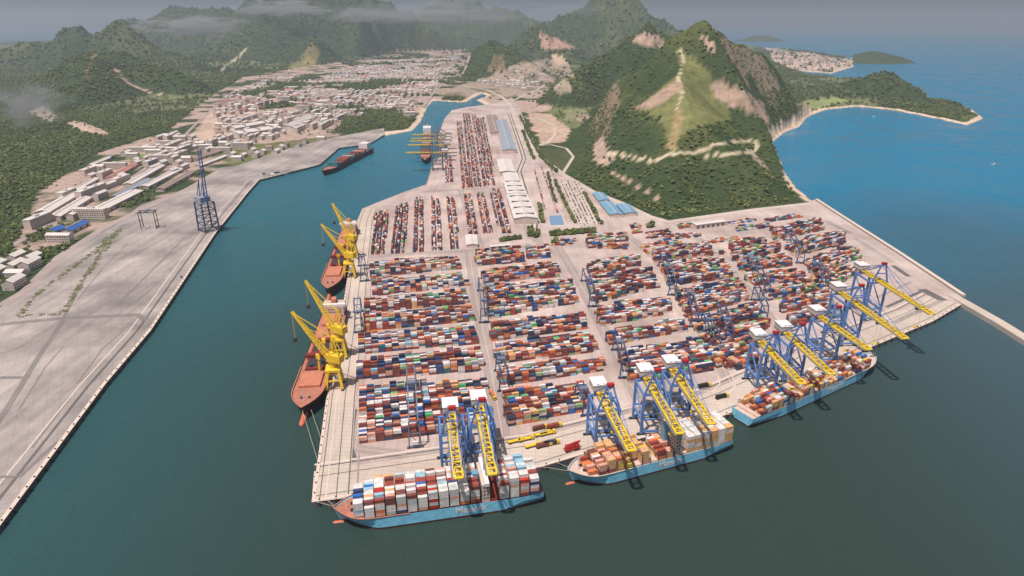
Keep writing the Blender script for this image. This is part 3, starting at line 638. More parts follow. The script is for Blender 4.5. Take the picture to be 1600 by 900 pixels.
b3 = [(-L3*.5+9+p*k, [1,2,3,3,2,3,1,1,3,3,0,2,3,1,1,0,2,1,1,1][k % 20], [None,None,None,None,(0,7),None,(0,2),(0,2),(0,4),None,None,(0,4),(0,6),None,(0,5),(0,3),(0,3),None,None,None][k % 20]) for k in range(int((L3-26)//p))]
cship((1366,555),(1160,645),24.5,'blue container ship on the right with a partly empty deck under the cranes', -1, .08, 'right ship', b3, {'white':14,'orange':14,'rust red':10,'brown':8,'tan':26,'pink':12,'blue':8,'pale grey':10,'yellow':2}, 'deck_beige', house=None)
# mooring lines
def rope(a, b, parent=None):
    o = MB().cyl(a, b, .12, None, 5).build('mooring_rope', 'quay_edge'); return o
for i, (a, b, za, lb) in enumerate((((526,792),(490,783),4,'bow of the left ship'),((532,797),(512,782),4,'forecastle of the left ship'),((890,736),(846,729),4,'bow of the middle ship'),((896,733),(868,722),4,'forecastle of the middle ship'),((1164,644),(1136,648),4,'stern of the right ship'),((472,640),(497,722),6,'bow of the lower red freighter'),((486,640),(503,690),6,'forecastle of the lower red freighter'))):
    tag(rope(G(*a, za), G(*b, .3)), 'thin pale mooring rope from the '+lb+' to the quay', 'rope', 'mooring ropes')
# ------------------------------------------------------------ freighters on the left quay
def freighter(bow, stern, B, label, top=7, crane=True):
    a, c = G(*bow, top), G(*stern, top); a.z = c.z = 0; L = (a-c).length; rz = ang(c, a)
    r = empty('cargo_freighter', (a+c)/2, rz, label, 'ship', 'red decked freighters at the left quay'); hull(r, L, B, top, ['hull_dark','hull_rust','deck_brown','deck_salmon'], bulb=None, bowlen=.16, sheer=2)
    bb = MB(); bb.cyl((L*.45,0,WZ), (L*.5+5,0,WZ+.3), 2.6, 2.4, 12); bb.cyl((L*.5+5,0,WZ+.3), (L*.5+8,0,WZ+.3), 2.4, .8, 12); bb.build('bulbous_bow', 'bulb_orange', r)
    n = 5; x = L*.33
    for k in range(n):
        w_ = L*.118; op = k in (1, 2)
        hch = MB(); hch.box((x-w_, -B*.34, top-1), (x, B*.34, top+(1.4 if not op else .9)))
        h = hch.build('hatch', 'hold_red' if op else 'deck_salmon', r)
        if op:
            MB().box((x-w_*.85, -B*.29, top+.9), (x-w_*.15, B*.29, top+1.0)).build('open_hold', 'dark_steel', h)
            MB().box((x-w_*1.0, -B*.42, top+1.0), (x-w_*.8, B*.42, top+4.4)).build('raised_cover', 'hold_red', h)
        x -= w_+L*.03
    if crane:
        for k in range(3):
            cx = L*.33-(L*.148)*(k+1)+L*.015; m = MB(); m.cyl((cx, B*.18, top-1), (cx, B*.18, top+16), 1.3, 1.0, 10); m.box((cx-1.8, B*.18-1.8, top+13), (cx+1.8, B*.18+1.8, top+17))
            d = m.build('deck_crane_post', 'yellow_steel', r); MB().beam((cx, B*.18, top+14), (cx+17, B*.18+4, top+21), 1.2).build('deck_crane_jib', 'yellow_steel', d)
    h = MB().box((-L*.47, -B*.42, top-1), (-L*.38, B*.42, top+10)).build('superstructure', 'deck_beige', r)
    wn = MB()
    for z in range(3, 9, 3):
        for y in np.arange(-B*.36, B*.34, 2.4): wn.box((-L*.38+.02, y, top+z), (-L*.38+.1, y+1.3, top+z+1.2))
    tag(wn.build('window_row', 'glass', h), kind='stuff'); MB().box((-L*.40, -B*.5, top+10), (-L*.38, B*.5, top+12.6)).build('bridge', 'white_paint', r)
    MB().box((-L*.46, -2.5, top+10), (-L*.42, 2.5, top+15)).build('funnel', 'deck_salmon', r); return r
freighter((471,640),(526,478), 27, 'red and brown freighter at the left quay, bow towards the viewer, nearest')
freighter((512,453),(548,352), 25, 'smaller red freighter at the left quay behind the nearest one')
# ------------------------------------------------------------ ship to shore cranes
def sts(tip, label, zb=36.0, edge=FR, group='blue and yellow quay cranes', detail=True, out=None, gauge=22, steel='blue_steel', house=None):
    T = G(*tip, zb); T.z = 0; E = [G(*q) for q in edge]; best = None
    for a, c in zip(E, E[1:]):
        d = (c-a); t = max(0, min(1, (T-a).dot(d)/d.length_squared)); q = a+d*t; k = (T-q).length
        if best is None or k < best[0]: best = (k, q, d.normalized())
    k, q, d = best; nrm = Vector((d.y, -d.x, 0))                         # outward (towards the water)
    OUT = out or max(30, min(62, k+5)); base = q-nrm*5
    if house:                                                            # lined up by its boom end and its machinery house
        h_ = G(*house, zb+8); h_.z = 0; nrm = (T-h_).normalized(); d = Vector((-nrm.y, nrm.x, 0)); OUT = (T-h_).length-gauge-5.5; base = T-nrm*OUT
    r = empty('quay_crane', base, math.atan2(d.y, d.x), label, 'crane', group)
    y = lambda v: -v                                                     # local -Y is the water side
    hw = 8.5; zg = zb; gy = gauge
    for sx in (-1, 1):
        for yy, nm in ((0, 1), (gy, -1)):
            m = MB(); m.beam((sx*hw, yy, 1.6), (sx*hw, yy, zg+1), 1.9, 1.9); m.build('leg', steel, r)
            bg_ = MB(); bg_.box((sx*hw-3.2, yy-.8, .5), (sx*hw+3.2, yy+.8, 1.8))
            for j in (-2.4,-.8,.8,2.4): bg_.cyl((sx*hw+j, yy-.5, .55), (sx*hw+j, yy+.5, .55), .5, None, 8)
            bg_.build('wheel_bogie', 'dark_steel', r)
        m = MB(); m.beam((sx*hw, 0, 13), (sx*hw, gy, 13), 1.5, 1.8); m.beam((sx*hw, 0, zg), (sx*hw, gy, zg), 1.3, 1.6)
        m.beam((sx*hw, 0, 14), (sx*hw, gy, zg-1), .9); m.build('side_brace', steel, r)
    for yy in (0, gy):
        for z_, w_ in ((3, 1.4), (zg+.4, 1.7), (14, 1.1)): MB().beam((-hw, yy, z_), (hw, yy, z_), w_).build('portal_beam', steel, r)
    # girder on the portal and boom over the water: twin yellow beams with ties
    def twin(y0, y1, z, step, nm):
        m = MB()
        for sx in (-1, 1): m.beam((sx*2.7, y0, z), (sx*2.7, y1, z), 1.15, 2.0)
        b_ = m.build(nm, 'yellow_steel', r); t = MB(); n = max(2, int(abs(y1-y0)/step))
        for i in range(n+1):
            yy = y0+(y1-y0)*i/n; t.beam((-2.7, yy, z+.5), (2.7, yy, z+.5), 1.0 if i < n else 2.0, .8)
            if i < n: t.beam((-2.7, yy, z+.3), (2.7, y0+(y1-y0)*(i+1)/n, z+.3), .4)
        t.build('boom_tie', 'yellow_steel', b_)
        wk = MB()
        for sx in (-1, 1): wk.box((sx*4.0-.5, min(y0, y1), z-.4), (sx*4.0+.5, max(y0, y1), z-.25))
        wk.build('walkway', 'grey_steel', b_)
        return b_
    twin(gy+15, -1.5, zg+2.2, 5, 'girder'); twin(-2.5, -OUT, zg+2.2, 5.2, 'boom')
    hs = MB(); hs.box((-5.5, gy-1, zg+3.6), (5.5, gy+12, zg+8.6)); h = hs.build('machinery_house', 'wall_pale', r); MB().box((-5.9, gy-1.4, zg+8.6), (5.9, gy+12.4, zg+9.1)).build('house_roof', 'white_paint', h)
    # A frame
    za = zg+21
    for sx in (-1, 1):
        m = MB(); m.beam((sx*hw, 0, zg), (sx*2.2, -1, za), 1.2); m.beam((sx*2.2, -1, za), (sx*5, gy, zg+3), .9); m.build('mast_leg', steel, r)
    MB().beam((-2.6, -1, za), (2.6, -1, za), 1.4).build('mast_beam', steel, r); MB().beam((-5, 0, zg+11), (5, 0, zg+11), .9).build('mast_beam', steel, r)
    MB().box((-2.6, -2.2, za+.6), (2.6, .6, za+2.6)).build('mast_head', 'red_paint', r)
    st = MB()
    for sx in (-1, 1):
        for f in (.45, .85): st.beam((sx*2.2, -1, za), (sx*2.7, -OUT*f, zg+3.2), .35)
        st.beam((sx*2.2, -1, za), (sx*2.7, gy+13, zg+3), .35)
    st.build('stay', steel, r)
    ty = -OUT*random.uniform(.25, .8); tr = MB(); tr.box((-3.2, ty-3, zg+.4), (3.2, ty+3, zg+1.4)); tr.box((-1.2, ty+2.5, zg-2.4), (1.2, ty+5, zg+.2)); tro = tr.build('trolley', 'dark_blue_steel', r)
    sp_ = MB(); zz = random.uniform(22, 30)
    for sx in (-1, 1):
        for q_ in (-1, 1): sp_.cyl((sx*2, ty+q_*.8, zg+.4), (sx*2.6, ty+q_*.8, zz), .08, None, 4)
    sp_.box((-3, ty-1.2, zz-.6), (3, ty+1.2, zz)); sp_.build('spreader', 'yellow_steel', tro)
    st = MB(); n = 6
    for i in range(n):
        za_, zb_ = 3+i*5.4, 3+(i+1)*5.4; s_ = 1 if i % 2 else -1; st.beam((hw+1.6, gy-2*s_, za_), (hw+1.6, gy+2*s_, zb_), .7, .25)
    st.build('stair', 'grey_steel', r)
    return r
for t, hp, lb in (((717,752),(703,630),'left of the two cranes over the left ship'),((770,746),(747,618),'right of the two cranes over the left ship'),((987,709),(935,597),'crane over the bow of the middle ship'),((1062,682),(1008,575),'crane over the midship of the middle ship'),((1111,667),(1048,562),'crane over the stern of the middle ship'),
              ((1253,604),(1185,520),'leftmost of the cranes over the right ship'),((1299,589),(1225,507),'second crane from the left over the right ship'),((1357,550),(1277,482),'crane over the bow of the right ship'),((1414,533),(1310,445),'crane over open water just right of the right ship'),((1455,494),(1347,413),'rightmost quay crane, boom over open water')):
    far_ = t[0] > 1400; sts(t, 'blue quay crane with yellow boom, '+lb, house=hp, zb=44 if far_ else 36, gauge=30 if far_ else 22)
# far cranes on the upper left quay
FQ = TWEST[0:6]
for i, (px, py) in enumerate(((640,212),(637,218),(634,222),(633,228),(640,240))):
    sts((px, py), 'pale quay crane on the far inner quay, '+ORD[i+1]+' from the back', edge=FQ, steel='grey_steel', group='far cranes on the inner quay', out=62-6*(i == 4))
# ------------------------------------------------------------ yellow slewing cranes on the left quay
def harbour_crane(base, tipdir, label, jl=46, el=52, rz0=None):
    b = G(*base); a, c = G(*TWEST[-2]), G(*TWEST[-4]); rz = ang(a, c)-math.pi/2      # local -X is the water side
    r = empty('harbour_crane', b, rz, label, 'crane', 'yellow harbour cranes')
    for sx in (-1, 1):
        for sy in (-1, 1):
            MB().beam((sx*6, sy*6, .5), (sx*4.2, sy*4.2, 16), 2.0).build('leg', 'yellow_steel', r)
            MB().box((sx*6-1, sy*6-2, 0), (sx*6+1, sy*6+2, 1.2)).build('wheel_bogie', 'dark_steel', r)
    m = MB(); m.box((-5.5,-5.5,15.5), (5.5,5.5,17.3))
    for s in (-1, 1): m.beam((s*5.4,-5.4,8), (s*5.4,5.4,8), .9); m.beam((-5.4,s*5.4,8), (5.4,s*5.4,8), .9); m.beam((s*5.9,-5.9,2), (s*5,5,8), .5); m.beam((s*5,-5,8), (s*4.4,4.4,15), .5)
    m.build('portal_platform', 'yellow_steel', r)
    MB().cyl((0,0,17), (0,0,23), 2.6, 2.3, 12).build('slewing_column', 'yellow_steel', r)
    q = R(tipdir); d = Vector((-math.cos(q), math.sin(q), 0)); n = Vector((-d.y, d.x, 0))
    def at(f, s, z): return d*f+n*s+Vector((0, 0, z))
    hs = MB()
    P = [at(3,-3.2,0), at(3,3.2,0), at(-9,3.2,0), at(-9,-3.2,0)]
    for i in range(4):
        e, g = P[i], P[(i+1) % 4]; hs.quad([e+Vector((0,0,23)), g+Vector((0,0,23)), g+Vector((0,0,29)), e+Vector((0,0,29))])
    hs.quad([p_+Vector((0,0,29)) for p_ in P]); hs.quad([p_+Vector((0,0,23)) for p_ in P[::-1]]); h = hs.build('machinery_house', 'yellow_steel', r)
    MB().beam(at(3.4,-2,25.8), at(3.4,2,25.8), .5, 2).build('window', 'glass', h)
    fr = MB()
    for s in (-1, 1): fr.beam(at(1,s*2.4,29), at(-3,s*.8,43), .8); fr.beam(at(-8,s*2.4,29), at(-3,s*.8,43), .7)
    for z in (33, 38): fr.beam(at(-.8,-1.6,z), at(-.8,1.6,z), .5)
    fr.build('mast', 'yellow_steel', r)
    e = R(el); foot, tip = at(3.5,0,25), at(3.5+jl*math.cos(e),0,25+jl*math.sin(e)); jb = MB(); K = 12; upv = (n.cross(tip-foot)).normalized(); upv = upv if upv.z > 0 else -upv
    def jp(f, s, t):
        w_ = 2.2*(1-f)+.7*f; return foot.lerp(tip, f)+n*s*w_+upv*t*w_*1.1
    for s in (-1, 1):
        for t in (0, 1): jb.beam(jp(0,s,t), jp(1,s,t), .6)
    for i in range(K):
        f0, f1 = i/K, (i+1)/K
        for s in (-1, 1): jb.beam(jp(f0,s,0), jp(f1,s,1), .38)
        jb.beam(jp(f0,-1,1), jp(f1,1,1), .26); jb.beam(jp(f0,-1,0), jp(f0,1,0), .26)
    jb.build('jib', 'yellow_steel', r)
    rp = MB(); top = at(-3,0,43)
    for s in (-.5, .5): rp.beam(top+n*s, jp(.95,s,1), .22); rp.beam(top+n*s, jp(.6,s,1), .18); rp.beam(tip+n*s, tip+n*s-Vector((0,0,22)), .16)
    rp.build('rope', 'yellow_steel', r); r.scale = (1.15,)*3; MB().box(tuple(tip+Vector((-1.4,-1.4,-25))), tuple(tip+Vector((1.4,1.4,-22)))).build('grab', 'dark_steel', r)
    return r
harbour_crane((524,604), 30, 'nearest yellow harbour crane beside the lower red freighter', 44, 50)
harbour_crane((531,556), 38, 'yellow harbour crane in the middle, jib over the lower freighter', 46, 56)
harbour_crane((547,432), 30, 'yellow harbour crane beside the bow of the upper freighter', 42, 50)
harbour_crane((551,402), 45, 'yellow harbour crane furthest back beside the upper freighter', 44, 58)
# ------------------------------------------------------------ yard gantry cranes
def gantry(p1, p2, label, zh=19, m='dark_blue_steel', wd=9):
    a, c = G(*p1), G(*p2); L = (c-a).length; r = empty('yard_gantry_crane', (a+c)/2, ang(a, c), label, 'crane', 'yard gantry cranes'); h = L/2
    for s in (-1, 1):
        for q in (-1, 1): MB().beam((s*h, q*wd/2, 1), (s*h, q*wd/2*.8, zh), 1.0).build('leg', m, r)
        x_ = MB(); x_.beam((s*h, -wd/2-1.5, 1.6), (s*h, wd/2+1.5, 1.6), 1.0, 1.2); x_.beam((s*h, -wd*.4, zh*.55), (s*h, wd*.4, zh*.55), .6); x_.beam((s*h, -wd*.45, 2), (s*h, wd*.4, zh*.55), .4); x_.beam((s*h, -wd*.4, zh), (s*h, wd*.4, zh), .8); x_.build('end_frame', m, r)
        w_ = MB()
        for q in (-wd/2-1, -wd/2+1, wd/2-1, wd/2+1): w_.cyl((s*h-.4, q, .75), (s*h+.4, q, .75), .75, None, 10)
        w_.build('wheel', 'rubber', r)
    for q in (-1, 1): MB().beam((-h-1, q*wd*.36, zh+.6), (h+1, q*wd*.36, zh+.6), 1.0, 1.6).build('top_beam', m, r)
    tx = random.uniform(-.6, .6)*h; t = MB(); t.box((tx-2.4, -wd*.4, zh+1.5), (tx+2.4, wd*.4, zh+3.2)); t.box((tx+2.4, -1, zh-2), (tx+4, 1, zh+.2)); t.build('trolley', 'grey_steel', r)
    MB().box((-h-1.8, -wd*.25, 4), (-h-.6, wd*.25, 7)).build('power_unit', 'white_paint', r); return r
gantry((649,700),(644,612),'tall grey gantry crane over the front left block', 24, 'grey_steel', 9)
for a, b, lb in (((757,505),(753,455),'left edge of the second block column'),((926,480),(914,440),'left edge of the third block column'),((1050,462),(1034,416),'left edge of the fourth block column'),((976,592),(964,548),'behind the middle ship on the centre road'),((788,612),(782,580),'left edge of the second column near the front'),
    ((1196,468),(1176,424),'beside the road of the fifth block column'),((1250,412),(1230,376),'furthest back in the sixth block column'),((1292,462),(1272,424),'curved row left of the rightmost quay cranes'),((1084,512),(1074,472),'left edge of the fourth column, midway'),((1192,500),(1180,470),'between the fourth and fifth columns'),((1118,552),(1100,512),'left edge of the fourth column, near the ships'),((1138,540),(1126,500),'inside the fourth column near the ships'),((918,650),(905,628),'low one left of the bow crane of the middle ship'),((570,440),(566,416),'far left row beside the yellow cranes'),((562,520),(560,488),'left row beside the nearest freighter')):
    gantry(a, b, 'blue grey yard gantry crane, '+lb, 17)
# left bank cranes
def bank_gantry(p, label):
    b = G(*p); r = empty('gantry_frame', b, R(12), label, 'crane')
    for sx in (-1, 1):
        for sy in (-1, 1): MB().beam((sx*11, sy*6, 0), (sx*11, sy*6, 27), .9).build('leg', 'dark_steel', r)
        MB().beam((sx*11,-6,27), (sx*11,6,27), 1).beam((sx*11,-6,13), (sx*11,6,13), .7).build('end_beam', 'dark_steel', r)
    for sy in (-1, 1): MB().beam((-14,sy*6,27.6), (14,sy*6,27.6), 1.1).build('top_beam', 'dark_steel', r)
    MB().box((-2.5,-6.5,28.2), (2.5,6.5,30)).build('trolley', 'grey_steel', r)
bank_gantry((235,357), 'rusty dark gantry frame standing alone on the left bank')
b0 = G(327,360); r = empty('bank_crane', b0, R(-38), 'tall blue grey lattice crane with raised boom on the left bank', 'crane')
for sx in (-1, 1):
    for sy in (-1, 1): MB().beam((sx*11, sy*11, 0), (sx*10, sy*10, 46), 1.8).build('leg', 'dark_blue_steel', r)
for z in (2, 12, 23, 34, 45):
    m = MB()
    for s in (-1, 1): m.beam((s*10.6,-10.6,z), (s*10.6,10.6,z), 1); m.beam((-10.6,s*10.6,z), (10.6,s*10.6,z), 1)
    if z < 40:
        for s in (-1, 1): m.beam((s*10.6,-10.6,z), (s*10.4,10.4,z+11), .6); m.beam((-10.6,s*10.6,z), (10.4,s*10.4,z+11), .6)
    m.build('cross_frame', 'dark_blue_steel', r)
MB().box((-13,-8,46), (6,8,54)).build('machinery_house', 'roof_grey', r)
m = MB()
for s in (-2, 2): m.beam((9,s,47), (15,s,128), 1.2)
for i in range(14): m.beam((9+.43*i, -2, 47+5.8*i), (9+.43*(i+1), 2, 47+5.8*(i+1)), .6)
m.build('raised_boom', 'blue_steel', r); m = MB()
for s in (-3, 3): m.beam((-4,s,54), (2,s,80), 1); m.beam((2,s,80), (13,s*.5,105), .4); m.beam((2,s,80), (-12,s,54), .8)
m.build('mast', 'dark_blue_steel', r)
# ------------------------------------------------------------ far ships and boats
def far_ship(bow, stern, B, label, stackh, name='far_cargo_ship'):
    a, c = G(*bow, 4), G(*stern, 4); a.z = c.z = 0; L = (a-c).length; r = empty(name, (a+c)/2, ang(c, a), label, 'ship', 'far ships in the inner harbour')
    hull(r, L, B, 6, ['hull_dark','hull_red','deck_brown','hull_dark'], bulb=None); x = L*.3; k = 0
    while x > -L*.3:
        MB().box((x-11, -B*.44, 5), (x, B*.44, 6+stackh*random.uniform(.5, 1))).build('cargo_stack', cmat(random.choice(['brown','rust red','navy','grey','pink','teal'])), r); x -= 13
    MB().box((-L*.44,-B*.42,5), (-L*.34,B*.42,24)).build('superstructure', 'white_paint', r); MB().box((-L*.48,-3,5), (-L*.45,3,26)).build('funnel', 'orange_paint', r)
far_ship((503,270),(578,232), 26, 'dark loaded freighter moored along the left bank of the inner harbour', 9)
far_ship((664,253),(668,205), 26, 'small freighter with red deck beside the far inner quay cranes', 6)
def tug(p, rz, L, label):
    r = empty('workboat', G(*p, WZ), rz, label, 'boat'); m = MB(); B = L*.28
    st = [[((t-.5)*L, s*B/2*(1-max(0,(t-.6)/.4)**2), z) for s, z in ((1, 2.2+t*1.2), (.8, -.6), (-.8, -.6), (-1, 2.2+t*1.2))] for t in (0,.2,.4,.6,.75,.88,.96,1)]
    loft(m, st, 0); m.quad([st[0][3], st[0][2], st[0][1], st[0][0]]); m.build('hull', 'hull_blue', r); d = MB(); loft(d, [[s[0], s[3]] for s in [[(x,y,z-.5) for x,y,z in q] for q in st]], 0); d.build('deck', 'deck_beige', r)
    MB().box((-L*.1,-B*.3,1.5), (L*.22,B*.3,5.5)).build('cabin', 'white_paint', r); MB().box((L*.02,-B*.24,5.5), (L*.2,B*.24,8)).build('wheelhouse', 'glass', r); MB().cyl((0,0,5),(0,0,12),.25,.15,6).build('mast', 'grey_steel', r)
tug((428,275), R(28), 62, 'pale blue workboat moored at the corner of the left bank')
tug((410,277), R(35), 34, 'small pale boat at the bank corner, left of the larger workboat')
tug((284,441), R(70), 9, 'tiny white motorboat close to the left bank')
tug((1553,258), R(20), 14, 'tiny white boat alone far out in the blue bay')
tug((1365,183), R(160), 12, 'tiny white boat near the beach of the bay')
# ------------------------------------------------------------ trucks, trailers
def truck(p, rz, label, cab='yellow_steel', load='yellow_steel', name='terminal_truck', cat='truck', L=13, grp='terminal trucks'):
    r = empty(name, G(*p, .1), rz, label, cat, grp); MB().box((-L/2,-1.2,.9), (L/2-2.5,1.2,1.35)).build('chassis', 'dark_steel', r)
    c = MB().box((L/2-2.4,-1.25,.8), (L/2,1.25,3.4)).build('cab', cab, r); MB().box((L/2-.02,-1.1,2.1), (L/2+.04,1.1,3.1)).build('windscreen', 'glass', c)
    if load: MB().box((-L/2+.2,-1.22,1.36), (L/2-2.8,1.22,2.2 if load == 'yellow_steel' else 3.9)).build('load', load, r)
    for x in (-L/2+1, -L/2+2.4, L/2-3.4, L/2-1):
        for s in (-1, 1): MB().cyl((x, s*1.25-.2, .5), (x, s*1.25+.2, .5), .5, None, 8).build('wheel', 'rubber', r)
    return r
e1 = ang(G(800,690), G(880,672))
for i, (px, py, lb, l) in enumerate(((806,691,'yellow trailer left of the red truck, front row','yellow_steel'),(822,688,'second yellow trailer in the front row','yellow_steel'),(848,680,'yellow trailer in the back row nearest the red truck','yellow_steel'),(856,679,'yellow trailer at the right end of the back row','yellow_steel'),(844,671,'dark trailer carrying brown container behind the yellow trailers',cmat('brown')),(866,668,'dark trailer carrying rust container, rightmost behind the yellow trailers',cmat('rust red')),(833,698,'small tan trailer in the front row','yellow_steel'),(850,698,'small dark truck near the quay, left one',cmat('brown')),(862,695,'small dark truck near the quay, right one',cmat('navy')),
        (1100,605,'dark truck on the turning circle','rubber'),(1128,622,'dark truck at the quay between the middle and right ships','rubber'),(1052,640,'truck passing behind the middle ship',cmat('white')),(740,520,'truck with white container on the first yard road',cmat('white')),(770,620,'truck with orange container low on the first yard road',cmat('orange')),(952,530,'truck with blue container on the second yard road',cmat('blue')),(1010,395,'truck with red container at the top of the third road',cmat('red')),(1060,450,'truck with white container on the third yard road',cmat('white')))):
    truck((px, py), e1 if i < 12 else R(-70), lb, load=l)
r = empty('red_truck', G(893,703,.1), e1, 'bright red crane truck parked on the quay beside the middle ship', 'truck')
MB().box((-6,-1.8,1), (6,1.8,2.4)).build('chassis', 'red_paint', r); MB().box((2.6,-1.8,2.4), (6,1.8,4.6)).build('cab', 'red_paint', r); MB().box((-5,-1.5,2.4), (1.6,1.5,5)).build('engine_housing', 'red_paint', r); MB().beam((-4,0,5),(7,0,6.6),1.1).build('boom', 'red_paint', r); MB().box((6,-1.5,3.2),(6.06,1.5,4.3)).build('windscreen','glass',r)
for x in (-4.6,-2.6,2.6,4.6):
    for s in (-1, 1): MB().cyl((x, s*1.9-.3, .8), (x, s*1.9+.3, .8), .8, None, 10).build('wheel', 'rubber', r)
# ------------------------------------------------------------ sheds, halls and houses
def shed(p1, p2, width, h, roof, label, ridge=2.5, ter=True, vents=0, doors=4, name='warehouse', wall='wall_pale'):
    a, c = (GT(*p1), GT(*p2)) if ter else (G(*p1), G(*p2)); z = max(a.z, c.z, -.3); L = (c-a).length; a.z = c.z = z
    r = empty(name, (a+c)/2, ang(a, c), label, 'warehouse', 'sheds and warehouses'); l, w_ = L/2, width/2
    wl = MB(); wl.box((-l,-w_,-3), (l,w_,h))
    for s in (-1, 1): wl.quad([(s*l,-w_,h), (s*l,w_,h), (s*l,0,h+ridge)])
    wb = wl.build('wall', wall, r); rf = MB(); e = .8
    for s in (-1, 1):
        A = [(-l-e, s*(w_+e), h-.2*ridge*e/w_), (l+e, s*(w_+e), h-.2*ridge*e/w_), (l+e, 0, h+ridge+.25), (-l-e, 0, h+ridge+.25)]; rf.quad(A if s < 0 else A[::-1]); rf.quad([(x, y, zz-.35) for x, y, zz in (A[::-1] if s < 0 else A)])
    ro = rf.build('roof', roof, r)
    for k in range(vents):
        x = -l+L*(k+.5)/vents; MB().box((x-.9, -w_*.8, h+.35*ridge), (x+.9, w_*.8, h+ridge+.5)).build('skylight', 'wall_dark', ro)
    MB().box((-l*.9, -.7, h+ridge+.1), (l*.9, .7, h+ridge+1)).build('ridge_vent', 'wall_pale', ro)
    for k in range(doors):
        x = -l+L*(k+.5)/doors; MB().box((x-2.2, -w_-.15, 0), (x+2.2, -w_-.05, min(4.5, h*.8))).build('door', 'wall_dark', wb)
    return r
for a in (((796,240),(783,192),34,9,'roof_grey','long grey blue roofed warehouse on the inner terminal',2,False,0,6),((776,212),(768,184),34,8,'roof_brown','brown roofed warehouse on the inner terminal, behind the grey one',2,False,0,4),
    ((793,274),(787,254),32,8,'roof_white','white shed below the grey warehouse, upper one',2,False,0,3),((801,290),(797,276),30,8,'roof_white','small white shed between the two larger white sheds',2,False,0,3),((808,310),(800,288),36,9,'roof_white','white warehouse beside the railway, middle one',2,False,3,4),((822,350),(808,312),38,10,'roof_white','largest white warehouse beside the railway, front one',2.5,False,4,5),
    ((944,318),(934,306),20,6,'roof_blue','pale blue roofed shed beside the car park, back one',1.5,False,0,3),((963,340),(946,320),22,6,'roof_blue','pale blue roofed shed beside the car park, middle one',1.5,False,0,3),((986,338),(972,324),22,6,'roof_blue','pale blue roofed shed nearest the mountain road',1.5,False,0,3),
    ((1082,356),(1128,350),16,7,'roof_white','white office building in the yard at the foot of the mountain',1,False,0,6),((765,388),(795,385),9,4,'roof_white','low white canopy at the head of the second column',1,False,0,3),((738,387),(736,372),16,5,'roof_white','small white shed between the long stacks and the road',1,False,0,3),
    ((150,336),(214,304),26,8,'roof_white','big white shed on the left bank behind the gantry frame',2.5,True,0,8),((68,338),(118,308),24,8,'roof_white','white shed on the left bank, left of the big one',2.5,True,0,6),((85,345),(136,314),20,7,'roof_white','white shed on the left bank between two others',2.5,True,0,6),
    ((80,366),(97,360),18,6,'roof_bright_blue','small bright blue roofed shed on the left bank',3,True,0,2),((104,366),(132,352),18,6,'roof_bright_blue','larger bright blue roofed shed on the left bank',3,True,0,3),
    ((172,282),(210,260),20,6,'roof_red','red roofed shed behind the left bank sheds',2,True,0,5),((200,292),(252,262),18,6,'roof_white','long pale shed behind the left bank, first',2,True,0,5),((225,296),(280,268),18,6,'roof_white','long pale shed behind the left bank, second',2,True,0,5),((250,300),(300,272),16,6,'roof_brown','brown roofed long shed behind the left bank',2,True,0,5),((180,312),(232,284),14,6,'roof_grey','grey long shed behind the left bank',2,True,0,5),
    ((300,252),(345,238),18,6,'roof_brown','brown shed beside the road behind the blue lattice crane',2,True,0,4),((310,262),(352,246),14,5,'roof_white','white shed behind the blue lattice crane',2,True,0,4),
    ((365,214),(432,204),60,12,'roof_white','large white market hall with stepped roofs in the town',4,True,3,8),((362,206),(425,194),40,12,'roof_white','second white market hall behind the large one',4,True,2,6),
    ((120,300),(150,283),14,6,'roof_white','small white shed near the forest, left bank',2,True,0,3),((140,262),(170,250),12,6,'roof_white','white shed at the forest edge',2,True,0,3),((155,256),(176,246),10,6,'roof_grey','grey shed at the forest edge',2,True,0,3)):
    shed(*a)
# barrel roofed hall in the town
a = GT(448,205); c = GT(482,186); z = max(a.z, c.z); r = empty('arched_hall', ((a.x+c.x)/2, (a.y+c.y)/2, z), ang(a, c), 'white hall with ribbed barrel roof in the town', 'hall'); Lh = (c-a).length/2
m = MB(); K = 12; wv_ = 26
arc = [(wv_*math.cos(math.pi*i/K), 16*math.sin(math.pi*i/K)) for i in range(K+1)]
for (y0, z0), (y1, z1) in zip(arc, arc[1:]): m.quad([(-Lh,y0,z0),(Lh,y0,z0),(Lh,y1,z1),(-Lh,y1,z1)])
for s in (-1, 1): m.quad([(s*Lh, y_, z_) for y_, z_ in arc])
hb = m.build('roof_shell', 'roof_white', r)
for i in range(11):
    x = -Lh+2*Lh*i/10; q = MB()
    for (y0, z0), (y1, z1) in zip(arc, arc[1:]): q.beam((x,y0,z0+.4), (x,y1,z1+.4), 1.6, .9)
    q.build('roof_rib', 'wall_dark', r)
# water basin
tag(MB().quad([tuple(G(x, y, .2)) for x, y in ((856,356),(886,354),(880,334),(854,336))]).build('basin_surround', 'pale_road'), 'pale paved surround of the basin', kind='structure')
tag(MB().quad([tuple(G(x, y, .35)) for x, y in ((860,352),(882,351),(877,336),(858,337))]).build('water_basin', 'pool_blue'), 'square pale blue basin beside the railway', kind='structure')
